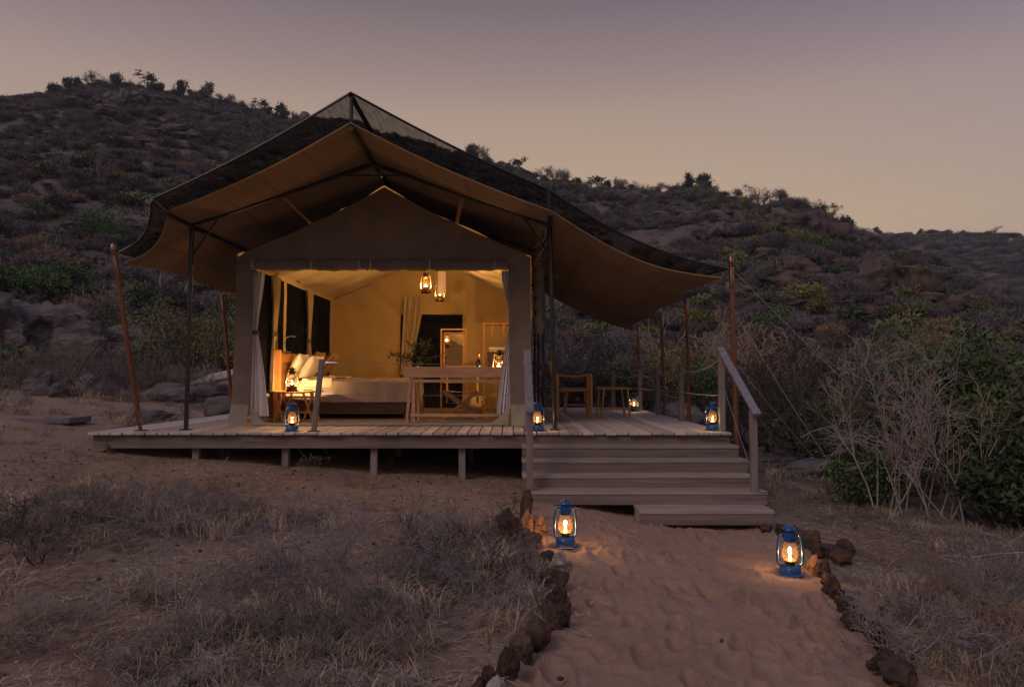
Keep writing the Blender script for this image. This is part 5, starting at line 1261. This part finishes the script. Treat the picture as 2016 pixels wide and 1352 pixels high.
scatter('plain_scrub', 'open scrub on the plain around the camp', 'scrub', np.stack([fx, fy, hfun(fx, fy) - .08], 1), np.stack([fx * 0, fx * 0, gv.uniform(0, 6.28, nB)], 1), np.stack([sz * 1.2, sz * 1.2, sz], 1), kind_at(fx, fy, nB), HT)

nS = 9000   # dry grass clumps and broken stone between the shrubs
thv = gv.uniform(-R(44), R(44), nS); rv = np.sqrt(gv.uniform(24 ** 1.2, 200 ** 1.2, nS) ** (2 / 1.2)); fx, fy = rv * np.sin(thv), rv * np.cos(thv)
ST_ = [rock_mesh(970 + i, (1.0, .8, .6), 2, 14, .2, 'granite', .1, .5, .5) for i in range(3)] + [shrub_mesh('dry_clump', 975, .6, 1.6, 'tan', .5, 1.4), shrub_mesh('dry_clump', 976, .5, 1.7, 'grey', .5, 1.4)]
si = gv.choice(5, nS, p=[.16, .16, .14, .2, .34]); sz = gv.uniform(.35, 1.0, nS) * np.where(si < 3, gv.uniform(.4, 1.9, nS), 1.2)
scatter('hillside_rubble', 'broken stones and dry grass clumps between the shrubs of the hillside', 'rubble', np.stack([fx, fy, hfun(fx, fy) - .05], 1), np.stack([gv.normal(0, .2, nS), gv.normal(0, .2, nS), gv.uniform(0, 6.28, nS)], 1), np.stack([sz * 1.2, sz, sz * .8], 1), si, ST_)

# ---- shrubs one can tell apart on the slope (one object each)
SHR = {'grey': [shrub_mesh('grey_shrub', 540 + i, 1.0, 1.8, 'grey', 1.3, 1.2) for i in range(3)], 'olive': [shrub_mesh('olive_shrub', 550 + i, 1.0, 1.5, 'olive', 1.5, .9) for i in range(2)],
       'green': [shrub_mesh('green_shrub', 556 + i, 1.0, 1.5, 'green', 1.6, .9) for i in range(2)], 'pale': [shrub_mesh('pale_shrub', 560 + i, 1.0, 1.6, 'pale', .5, 1.5) for i in range(2)], 'yellow': [shrub_mesh('yellow_shrub', 565, 1.0, 1.3, 'yellow', 1.2, .9)]}
LBL = {'grey': ('grey leafless shrub rooted on the hillside', 'grey leafless shrubs on the hillside'), 'olive': ('rounded olive shrub rooted on the hillside', 'olive shrubs on the hillside'), 'green': ('dark green leafy shrub rooted on the hillside', 'green shrubs on the hillside'),
       'pale': ('pale bare-branched shrub showing white on the hillside', 'pale bare shrubs on the hillside'), 'yellow': ('small yellowing shrub rooted on the hillside', 'yellowing shrubs on the hillside')}
for i in range(230):
    th_ = gv.uniform(-R(39), R(39)); r_m = gv.uniform(25, 80) if i < 150 else gv.uniform(70, 140)
    x, y = r_m * math.sin(th_), r_m * math.cos(th_)
    k = ['grey', 'grey', 'grey', 'olive', 'olive', 'green', 'pale', 'yellow'][int(gv.choice(8, p=[.2, .2, .14, .14, .1, .1, .09, .03]))]
    me = SHR[k][i % len(SHR[k])]
    o = link(k.replace('pale', 'bare') + '_shrub', me); s = gv.uniform(1.3, 2.8)
    o.location = (x, y, hz(x, y) - .1); o.rotation_euler = (0, 0, gv.uniform(0, 6.28)); o.scale = (s * gv.uniform(.8, 1.2), s * gv.uniform(.8, 1.2), s * gv.uniform(.75, 1.05))
    zone = 'lower slope near the camp' if r_m < 45 else 'middle slope' if r_m < 80 else 'upper slope under the ridge'
    tag(o, ('low ' if s < 1.75 else 'tall ' if s > 2.35 else '') + LBL[k][0].replace('hillside', zone), 'shrub', LBL[k][1])

# ---- trees on the skyline
def tree_kind(seed, leafy):
    g = np.random.default_rng(seed)
    S, tips = branch_segs(g, 2, 3.0, .35, 3, 4.5, .28, .13, .05, first=.75)
    v, f = seg_geo(S, 4, .022); tr = np_mesh('trunk', v, f, [MATS['bark']], False)
    tp = np.array([t[0] for t in tips]); tp = tp[tp[:, 2] > .9]
    if leafy:
        v, f = leaf_geo(g, tp, .34, .55, per=9, spread=.22)
        cr = np_mesh('crown', v, f, [MATS['leaf_dark']], False)
    else:
        v, f = leaf_geo(g, tp, .36, .09, per=5, spread=.12, upb=.6)
        cr = np_mesh('crown', v, f, [MATS['twig_grey']], False)
    return tr, cr, float(tp[:, 2].max())
TK = [tree_kind(600 + i, i < 3) for i in range(6)]
def tree(px, Yk, h_m, k, label, group, name='skyline_tree'):
    r_m = np.interp(px, RDIST[:, 0], RDIST[:, 1]) if Yk is None else Yk
    d = ray(px, 600); x, y = d[0] / d[1], 1.0; q = math.hypot(x, y); x, y = x / q * r_m, y / q * r_m
    tr, cr, H = TK[k]; t = local_thing(name, label, 'tree', (x, y, hz(x, y) - .15), group, px * 1.7); s = h_m / H; t.scale = (s * 1.1, s * 1.1, s)
    a = bpy.data.objects.new('trunk', tr); COL.objects.link(a); a.parent = t; b = bpy.data.objects.new('crown', cr); COL.objects.link(b); b.parent = t
sky_trees = [(60, 1.6, 0), (84, 2.0, 3), (100, 2.6, 1), (128, 2.6, 0), (146, 2.4, 2), (172, 3.0, 4), (186, 2.2, 5), (205, 2.2, 3), (224, 2.8, 0), (240, 2.2, 4), (258, 2.2, 3), (283, 3.2, 1), (308, 2.4, 2), (335, 2.0, 3), (350, 2.8, 0), (366, 2.0, 5), (392, 3.4, 2), (408, 3.2, 4), (426, 2.6, 3), (445, 2.8, 5), (470, 2.4, 3),
             (490, 2.2, 4), (512, 2.6, 1), (556, 3.8, 2), (574, 2.6, 3), (920, 3.2, 0), (938, 3.4, 4), (958, 2.2, 3), (1012, 2.8, 1), (1002, 1.8, 3), (1074, 2.8, 4), (1108, 3.4, 5), (1092, 2.6, 3), (1135, 2.2, 0), (1160, 2.6, 3), (1184, 2.6, 1), (1208, 2.6, 4), (1228, 2.4, 5), (1242, 1.8, 0), (1262, 2.4, 3), (1278, 2.2, 4), (1302, 2.4, 5), (1320, 2.2, 3), (1336, 2.0, 4),
             (1352, 3.0, 2), (1378, 3.0, 0), (1398, 2.8, 4), (1412, 2.2, 3), (1455, 2.2, 5), (1478, 2.0, 3), (1502, 4.0, 3), (1490, 2.6, 4), (1540, 2.8, 5), (1560, 1.8, 3), (1597, 2.8, 4), (1622, 2.0, 1), (1640, 2.2, 3), (1660, 2.4, 4), (1679, 2.6, 0)]
for i, (px, hm, k) in enumerate(sky_trees):
    if px == 283: lb, gp = 'tallest tree on the hilltop, with stacked dark tufts of foliage', None
    elif k < 3: lb, gp = ('small' if hm < 2.5 else 'sturdy') + ' dark leafy tree standing against the sky ' + ('on the rounded hilltop' if px < 450 else 'on the slope beside the tent peak' if px < 700 else 'on the ridge above the canopy' if px < 1150 else 'on the long level ridge' if px < 1430 else 'on the rocky end of the ridge'), 'leafy trees along the ridge'
    else: lb, gp = ('small' if hm < 2.5 else 'sturdy') + ' bare twiggy tree standing against the sky ' + ('on the rounded hilltop' if px < 450 else 'on the slope beside the tent peak' if px < 700 else 'on the ridge above the canopy' if px < 1150 else 'on the long level ridge' if px < 1430 else 'on the rocky end of the ridge'), 'bare trees along the ridge'
    tree(px, np.interp(px, RDIST[:, 0], RDIST[:, 1]) * .985, hm * 1.3, k, lb, gp)
for px, hm in ((1735, 4.5), (1760, 3.), (1815, 3.5), (1870, 3.5), (1905, 3.), (1958, 5.), (1990, 3.)):
    tree(px, 358, hm, 2 if px % 2 else 3, 'tiny tree on the crest of the distant ridge', 'trees on the distant ridge', 'ridge_tree')

# ---- bare tangled trees and bushes behind the deck and round the camp
def bush(name, label, x, y, H, W, kind, seed, cat='bush', group=None, dens=1.0, thick=1.0, leafm=None, stemm=None, leaf_size=.07, leaf_asp=.45):
    g = np.random.default_rng(seed); t = local_thing(name, label, cat, (x, y, hz(x, y) - .04), group)
    if kind == 'bare':
        S, tips = branch_segs(g, int(7 * dens), H * .8, 1.1 * min(1.3, W / H * .7), 4, 3.6, .26, .06 * thick, .10 * W, first=.62)
        v, f = seg_geo(S, 3, .0045 * thick); link2('branches', np_mesh('branches', v, f, [MATS[stemm or 'twig_grey']], False), t)
        if leafm:
            tp = np.array([q[0] for q in tips]); tp = tp[g.uniform(0, 1, len(tp)) < .6]
            v, f = leaf_geo(g, tp, leaf_size, leaf_asp, per=2, spread=.03); link2('foliage', np_mesh('foliage', v, f, [MATS[leafm]], False), t)
    elif kind == 'dome':
        S, tips = branch_segs(g, int(34 * dens), H * .72, 1.45, 3, 4.2, .26, .02 * thick, .12 * W)
        k = np.array([[W / (1.75 * H), W / (1.75 * H), 1.0]]); S = [(a * k[0], b * k[0], c, d) for a, b, c, d in S]
        v, f = seg_geo(S, 3, .004 * thick); link2('branches', np_mesh('branches', v, f, [MATS[stemm or 'twig_tan']], False), t)
    else:
        S, tips = branch_segs(g, int(9 * dens), H * .75, 1.05, 3, 3.2, .25, .03 * thick, .10 * W)
        v, f = seg_geo(S, 3, .004); link2('branches', np_mesh('branches', v, f, [MATS[stemm or 'bark']], False), t)
        cl = lumpy_points(g, int(420 * dens), (W, W, H), 12, .4)
        v, f = leaf_geo(g, cl, leaf_size, leaf_asp, per=9, spread=.075); link2('foliage', np_mesh('foliage', v, f, [MATS[leafm or 'leaf_olive']], False), t)
    return t
def link2(name, me, parent):
    o = bpy.data.objects.new(name, me); COL.objects.link(o); o.parent = parent
    if name in ('foliage', 'branches'): o['kind'] = 'stuff'
    return o
def bpx(px, Y): return at(px, 700, Y).x
# behind the deck (right of the tent)
BARE = [(1075, 18.0, 3.4, 3.2), (1130, 18.6, 3.6, 3.4), (1185, 18.0, 3.3, 3.4), (1240, 19.0, 3.4, 3.4), (1300, 19.5, 3.4, 3.2), (1480, 17.0, 3.6, 3.6), (1545, 18.0, 3.6, 3.6), (1600, 17.0, 3.4, 3.4), (1660, 18.5, 3.6, 3.8), (1500, 14.0, 3.0, 2.6), (1590, 21.0, 4.2, 4.0), (1700, 16.0, 3.2, 3.4), (1760, 19., 4.0, 4.0), (1450, 21., 4.2, 4.0), (1100, 21., 4.6, 4.4), (1160, 16.6, 2.8, 2.8), (1490, 15.6, 3.0, 3.0)]
for i, (px, Y, H, W) in enumerate(BARE):
    bush('bare_tree', ('tangled dark-stemmed leafless tree' if i not in (0, 3, 12) else 'tangled grey leafless tree') + (' behind the safari chair and stool' if px < 1320 else ' between the round tan bush and the rock ledges' if px < 1560 else ' behind the pale twiggy shrub'), bpx(px, Y), Y, H, W, 'bare', 700 + i, 'tree', 'leafless trees of the thicket', 1.3, 1.2, stemm='twig_grey' if i in (0, 3, 12) else 'twig_dark')
bush('dome_bush', 'broad round tan bush of fine twigs above the rope rail', bpx(1425, 19.5), 18.8, 3.0, 4.4, 'dome', 720, 'bush', None, 2.2, 2.0, stemm='twig_dome')
for i, (px, Y, H, W, lm, lb) in enumerate([(1330, 17.6, 2.9, 2.6, 'leaf_olive', 'olive bush growing behind the rope rail poles'), (1385, 17.0, 2.4, 2.4, 'leaf_green', 'green bush behind the boulders and rope rail'), (1640, 13.6, 2.0, 1.8, 'leaf_olive', 'olive bush beside the twiggy pale shrub'), (1215, 17.4, 2.2, 2.2, 'leaf_dark', 'dark bush behind the folding stool'),
                                             (1560, 15.4, 1.9, 2.2, 'leaf_dark', 'dark low bush above the rock ledge'), (1450, 24., 3.2, 3.6, 'leaf_dark', 'dark leafy bush behind the tan dome bush'), (1720, 22., 3.0, 3.4, 'leaf_olive', 'olive bush standing out above the leafless thicket'), (1850, 24., 3.4, 4.0, 'leaf_olive', 'broad olive bush beyond the leafy green bushes'), (1590, 13.2, 1.7, 2.0, 'leaf_dark', 'dark scrubby bush at the edge of the rock ledge'), (1690, 14.4, 2.4, 2.4, 'leaf_dark', 'dark leafy bush half hidden behind the pale twiggy shrub')]):
    bush('leafy_bush', lb, bpx(px, Y), Y, H, W, 'leafy', 740 + i, 'bush', None, 1.1, 1., lm, leaf_size=.075)
# left of the tent
for i, (px, Y, H, W, lm, lb, ds) in enumerate([(345, 18.6, 3.1, 3.0, 'leaf_olive', 'loose olive shrub with dark stems beside the black pole', .8), (430, 19.2, 3.2, 3.0, 'leaf_olive', 'loose olive shrub close to the tent wall', .8), (285, 18.4, 1.7, 1.6, 'leaf_olive', 'small yellowish shrub at the leaning pole', .6), (215, 25.5, 3.3, 2.6, 'leaf_dark', 'dark green bush on top of the granite outcrop', 1.),
                                             (60, 31., 2.6, 4.2, 'leaf_green', 'wide green thicket above the granite outcrop', 1.3), (-40, 30., 3.4, 3.6, 'leaf_green', 'green tree crown at the edge of the slope', 1.2), (115, 33., 2.4, 3.0, 'leaf_green', 'round green bush beside the wide green thicket', 1.2), (185, 44., 3.2, 4.6, 'leaf_green', 'bright green shrub below the bare granite slab', 1.1)]):
    y_ = Y; bush('leafy_bush', lb, bpx(px, Y), y_, H, W, 'leafy', 760 + i, 'bush', None, ds, 1.1, lm, leaf_size=.08 if Y < 26 else .13)
for i, (px, Y, H, W) in enumerate([(20, 17.5, 1.5, 2.2), (110, 18.0, 1.4, 2.2), (170, 17.4, 1.5, 2.0), (240, 17.2, 1.2, 1.8), (310, 17.0, 1.1, 1.7), (60, 28., 3.4, 4.), (150, 29., 3.2, 4.), (250, 30., 3.6, 4.4), (340, 28., 3.4, 4.), (440, 29., 3.8, 4.), (-60, 17., 1.6, 2.4), (395, 17.0, 1.1, 1.6), (200, 36., 3.6, 5.), (320, 36., 3.6, 5.)]):
    nr_ = Y < 20
    bush('dry_shrub' if nr_ else 'bare_tree', 'low dry grey-brown shrub at the edge of the clearing' if nr_ else 'grey leafless tree above the granite outcrop', bpx(px, Y), Y, H, W, 'dome' if nr_ else 'bare', 780 + i, 'shrub' if nr_ else 'tree', 'dry shrubs along the clearing edge' if nr_ else 'leafless trees above the outcrop', .8, .9 if nr_ else 1.3, stemm='twig_grey' if (i % 2 or not nr_) else 'twig_litter')
# dead branch on the slope
g = np.random.default_rng(5); S, tp = branch_segs(g, 3, 2.0, 1.3, 3, 3.4, .3, .022, .1)
v, f = seg_geo(S, 4, .004); o = link('dead_branch', np_mesh('dead_branch', v, f, [MATS['twig_dark']], False)); o.location = (bpx(150, 16.6), 16.6, hz(bpx(150, 16.6), 16.6) + .35); o.rotation_euler = (0, R(70), .3)
tag(o, 'dark dead branch lying across the scrub below the outcrop', 'branch')
# right foreground
def fan_shrub(label, x, y, H, stems, spread, seed):
    g = np.random.default_rng(seed); t = local_thing('twiggy_shrub', label, 'shrub', (x, y, hz(x, y) - .04))
    S, tips = branch_segs(g, stems, H, spread, 3, 4.4, .13, .0125, .16, up=.7, first=.95)
    v, f = seg_geo(S, 4, .0026); link2('branches', np_mesh('branches', v, f, [MATS['twig_pale']], False), t)
    tp = np.array([q[0] for q in tips]); tp = tp[g.uniform(0, 1, len(tp)) < .55]
    v, f = leaf_geo(g, tp, .034, .4, per=2, spread=.02); link2('foliage', np_mesh('foliage', v, f, [MATS['leaf_rust']], False), t)
fan_shrub('large pale twiggy shrub with rusty dry leaves beside the path', bpx(1765, 8.4), 8.4, 1.6, 12, .6, 801)
fan_shrub('pale bare-stemmed shrub leaning into the dark leafy bush', bpx(1880, 7.9), 7.9, 1.45, 9, .75, 802)
bush('leafy_bush', 'glossy dark green bush rising behind the pale twiggy shrub', bpx(1885, 10.0), 10.0, 3.2, 1.7, 'leafy', 803, 'bush', None, 2.0, 1., 'leaf_green', leaf_size=.10)
bush('leafy_bush', 'tall dark leafy bush at the far side of the pale twiggy shrub', bpx(2010, 7.9), 7.9, 2.6, 1.7, 'leafy', 804, 'bush', None, 2.2, 1., 'leaf_green', leaf_size=.10, leaf_asp=.4)
bush('leafy_bush', 'dense dark foliage low down beside the sand and twigs', bpx(1985, 7.6), 7.6, 1.3, 1.7, 'leafy', 805, 'bush', None, 1.6, 1., 'leaf_dark', leaf_size=.10, leaf_asp=.4)
bush('leafy_bush', 'low bright green bush at the foot of the pale twiggy shrub', bpx(1705, 9.0), 9.0, .95, 1.25, 'leafy', 806, 'bush', None, 1.3, 1., 'leaf_green', leaf_size=.05, leaf_asp=.6)
bush('leafy_bush', 'shadowy bush filling the gap behind the pale twiggy shrub', bpx(1800, 10.4), 10.4, 1.6, 2.6, 'leafy', 807, 'bush', None, 1.2, 1., 'leaf_dark', leaf_size=.08)
# fallen pale branches under the shrub
for i, (px, py, L_, rz, lb) in enumerate([(1850, 1110, 1.0, .6, 'forked pale dead branch drooping to the ground under the twiggy shrub'), (1690, 1045, .8, 2.6, 'thin pale stick lying on the sand beside the low green bush'), (1930, 1060, .9, .2, 'crooked pale branch lying in the litter by the dark bush')]):
    p = G(px, py); g = np.random.default_rng(820 + i); S, tp = branch_segs(g, 2 if i == 0 else 1, L_, .5, 2, 2.6, .2, .012, .02)
    v, f = seg_geo(S, 4, .004); o = link('dead_branch', np_mesh('dead_branch', v, f, [MATS['twig_pale']], False)); o.location = (p.x, p.y, p.z + .06); o.rotation_euler = (R(82), 0, rz)
    tag(o, lb, 'branch')

# ------------------------------------------------------------------ ground cover
def tuft(seed, n, H, spread, m, w=.003, lie=.0):
    g = np.random.default_rng(seed); V_, F_ = [], []
    for i in range(n):
        a = g.uniform(0, 6.28); b = np.array([g.normal(0, spread), g.normal(0, spread), 0.]); L_ = H * g.uniform(.45, 1.1); out_ = g.uniform(.15, .8) + lie
        d = np.array([math.cos(a), math.sin(a), 0]); s = np.array([-math.sin(a), math.cos(a), 0]) * w * g.uniform(.6, 1.3)
        pts_ = [b, b + d * L_ * .18 * out_ + np.array([0, 0, L_ * .42 * (1 - lie * .7)]), b + d * L_ * .5 * out_ + np.array([0, 0, L_ * .72 * (1 - lie * .8)]), b + d * L_ * .95 * out_ + np.array([0, 0, L_ * (.82 - .35 * out_ * g.uniform(0, 1)) * (1 - lie * .85)])]
        o = len(V_); kk = (1, .85, .55, .12)
        for p_, q in zip(pts_, kk): V_ += [p_ - s * q, p_ + s * q]
        F_ += [(o, o + 1, o + 3, o + 2), (o + 2, o + 3, o + 5, o + 4), (o + 4, o + 5, o + 7, o + 6)]
    return np_mesh('tuft', np.array(V_), np.array(F_), [MATS[m]], False)
def twigs(seed, H, m, stems=9, lev=3):
    g = np.random.default_rng(seed); S, tp = branch_segs(g, stems, H, 1.35, lev, 3.6, .28, .0038, .05)
    v, f = seg_geo(S, 3, .0013); return np_mesh('twigs', v, f, [MATS[m]], False)
GT = [tuft(900, 60, .30, .07, 'grass_dry'), tuft(901, 60, .22, .09, 'grass_dry', lie=.35), tuft(902, 46, .34, .08, 'grass_grey'), tuft(903, 60, .18, .12, 'grass_grey', lie=.5),
      twigs(904, .26, 'twig_litter'), twigs(905, .22, 'twig_litter', 11), twigs(906, .30, 'twig_grey', 8), tuft(907, 18, .46, .04, 'grass_dry', .0035)]
def grass_density(x, y):
    """dry grass and twigs: thick on both sides of the path, thin on the sand before the deck"""
    d = np.zeros_like(x); xl = np.interp(y, plY, plX); xr = np.interp(y, prY, prX)
    left = (x < xl - .12); ns = fbm(x * .9, y * .9, 4, 71)
    d = np.where(left, np.clip(.56 - .46 * np.clip(y - 4.3, 0, 9) + ns * 2.6, .02, 1), d)
    right = (x > xr + .25)
    d = np.where(right, np.clip(.35 + .9 * (x - xr - .5) - .20 * np.clip(y - 4.5, 0, 9) + ns * 1.0, .04, 1), d)
    d = np.where(right & (y > 8.6), np.clip(.5 + ns * 1.2, .06, 1), d)
    d = np.where((y > 13.4) | (x < -6.4) & (y > 6.5), np.clip(.25 + ns * 1.4 + .25 * (y > 15.), .02, 1), d)
    d = np.where(path_mask(x, y), 0, d)
    d = np.where((x > DECK_X0 - .05) & (x < DECK_X1 + .1) & (y > DECK_Y0 - .02) & (y < DECK_Y1 + .1), 0, d)
    d = np.where((x > 0) & (x < 3.0) & (y > 6.9) & (y < 8.7), 0, d)
    d = np.where((y > 8.1) & (y < 8.55) & (x < 0), np.minimum(d, .10), d)
    return d
def sample(n, x0, x1, y0, y1, pw=1.0):
    x = gv.uniform(x0, x1, n); y = y0 + (y1 - y0) * gv.uniform(0, 1, n) ** pw
    k = gv.uniform(0, 1, n) < grass_density(x, y); return x[k], y[k]
def drop_stones(x, y): return x, y
x1_, y1_ = sample(17000, -7.5, 7.5, 1.2, 8.4)
x2_, y2_ = sample(13000, -15, 15, 8.4, 24)
gx_, gy_ = np.concatenate([x1_, x2_]), np.concatenate([y1_, y2_]); n = len(gx_)
gi_ = gv.choice(8, n, p=[.13, .17, .12, .18, .17, .13, .07, .03])
gs = gv.uniform(.4, .95, n) * np.interp(gy_, [2, 8, 14, 24], [.85, .85, 1.2, 1.8]) * np.where((gy_ > 5.8) & (gy_ < 8.5), .72, 1.0)
scatter('dry_grass', 'dry straw grass and grey twigs covering the ground beside the path', 'grass', np.stack([gx_, gy_, hfun(gx_, gy_) - .004], 1), np.stack([gv.normal(0, .12, n), gv.normal(0, .12, n), gv.uniform(0, 6.28, n)], 1), np.stack([gs * 1.3, gs * 1.3, gs * gv.uniform(.55, .95, n)], 1), gi_, GT)
# litter: small sticks, straw and pebbles lying on the sand
def litter(seed, n, ar):
    g = np.random.default_rng(seed); V_, F_ = [], []
    for i in range(n):
        c = np.array([g.uniform(-ar, ar), g.uniform(-ar, ar), g.uniform(.003, .012)]); a = g.uniform(0, 6.28); L_ = g.uniform(.02, .12); d = np.array([math.cos(a), math.sin(a), g.normal(0, .12)]) * L_; s = np.array([-math.sin(a), math.cos(a), 0]) * g.uniform(.0012, .003)
        o = len(V_); V_ += [c - d / 2 - s, c - d / 2 + s, c + d / 2 + s, c + d / 2 - s]; F_.append((o, o + 1, o + 2, o + 3))
    return np_mesh('litter', np.array(V_), np.array(F_), [MATS['grass_dry' if seed % 2 else 'twig_dark']], False)
LT = [litter(931, 26, .3), litter(932, 12, .3), litter(933, 20, .25), rock_mesh(950, (.035, .03, .022), 2, 8, .1, 'rust_stone'), rock_mesh(951, (.022, .025, .014), 2, 8, .1, 'pale_stone')]
nL = 5200; lx, ly = gv.uniform(-8, 7, nL), gv.uniform(1.4, 9, nL); li = gv.choice(5, nL, p=[.26, .22, .2, .2, .12])
pmk = path_mask(lx, ly); kp = (~pmk | ((gv.uniform(0, 1, nL) < .10) & (li > 1))) & ~((lx > -5.2) & (lx < 2.7) & (ly > 8.9)); lx, ly, li = lx[kp], ly[kp], li[kp]; n = len(lx)
scatter('ground_litter', 'fallen straw, sticks and pebbles strewn on the sand', 'litter', np.stack([lx, ly, hfun(lx, ly) + .002], 1), np.stack([lx * 0, lx * 0, gv.uniform(0, 6.28, n)], 1), np.stack([gv.uniform(.7, 1.3, n)] * 3, 1), li, LT)
# individual dry bushes in the foreground
fb = [(930, 1150, .34, 'dark wiry dead bush in the grass close to the path stones', 'twig_dark'), (475, 1010, .26, 'small dense reddish-grey bush on a straw patch', 'twig_tan'), (820, 1110, .30, 'spreading grey twig bush next to the dark wiry bush', 'twig_grey'), (340, 1200, .42, 'wide grey dead bush amid the straw', 'twig_grey'), (160, 1030, .22, 'grey dead bush at the edge of the bare sand', 'twig_grey'),
      (600, 1120, .34, 'low purple-grey twig bush in the grass', 'twig_grey'), (60, 1110, .28, 'dark twig bush half out of the grass', 'twig_dark'), (700, 1240, .36, 'dry twig bush with grass growing through it', 'twig_grey'), (1800, 1290, .30, 'dry twig bush beside the large flat-topped stone', 'twig_grey'), (1930, 1230, .38, 'grey dead bush in the litter under the dark foliage', 'twig_grey'), (1960, 1320, .36, 'dry straw-coloured bush beyond the stones', 'twig_tan')]
for i, (px, py, H, lb, mm) in enumerate(fb):
    p = G(px, py); o = link('dead_bush', twigs(960 + i, H * 1.25, mm, 16, 3)); o.location = p - Vector((0, 0, .01)); o.scale = (1.3, 1.3, 1.0); tag(o, lb, 'bush')
# small green weeds at the deck edge
for i, (px, py, H) in enumerate([(405, 900, .16), (330, 892, .14), (620, 930, .24), (660, 905, .16), (770, 918, .14), (215, 893, .10), (440, 902, .12)]):
    p = G(px, py); g = np.random.default_rng(980 + i); S, tp = branch_segs(g, 6, H, .9, 2, 2.5, .2, .003, .03); v, f = seg_geo(S, 3, .0012)
    v2, f2 = leaf_geo(g, np.array([q[0] for q in tp]), .028, .4, per=3, spread=.012); V_, F_, M_ = join([(v, f, 1), (v2, f2, 0)])
    o = link('green_weed', np_mesh('green_weed', V_, F_, [MATS['leaf_olive'], MATS['twig_grey']], False, M_)); o.location = p; tag(o, 'small grey-green weed sprouting from the sand before the deck', 'weed', 'weeds before the deck')

# ------------------------------------------------------------------ evening haze
hm_ = bpy.data.materials.new('haze'); hm_.use_nodes = True; t_ = hm_.node_tree; t_.nodes.clear()
o_ = t_.nodes.new('ShaderNodeOutputMaterial'); pv = t_.nodes.new('ShaderNodeVolumePrincipled'); pv.inputs['Color'].default_value = (.82, .84, 1.0, 1); pv.inputs['Density'].default_value = .00036; pv.inputs['Anisotropy'].default_value = .0
t_.links.new(pv.outputs[0], o_.inputs['Volume'])
zlo = float(min(V[:, 2].min(), V2[:, 2].min())) - 1.0; zhi = float(V2[:, 2].max()) + 14
hzo = MB().box((0, 0, (zlo + zhi) / 2), (1290, 1290, zhi - zlo)).build('haze', hm_); tag(hzo, 'thin bluish evening haze over the valley', 'haze', kind='stuff')
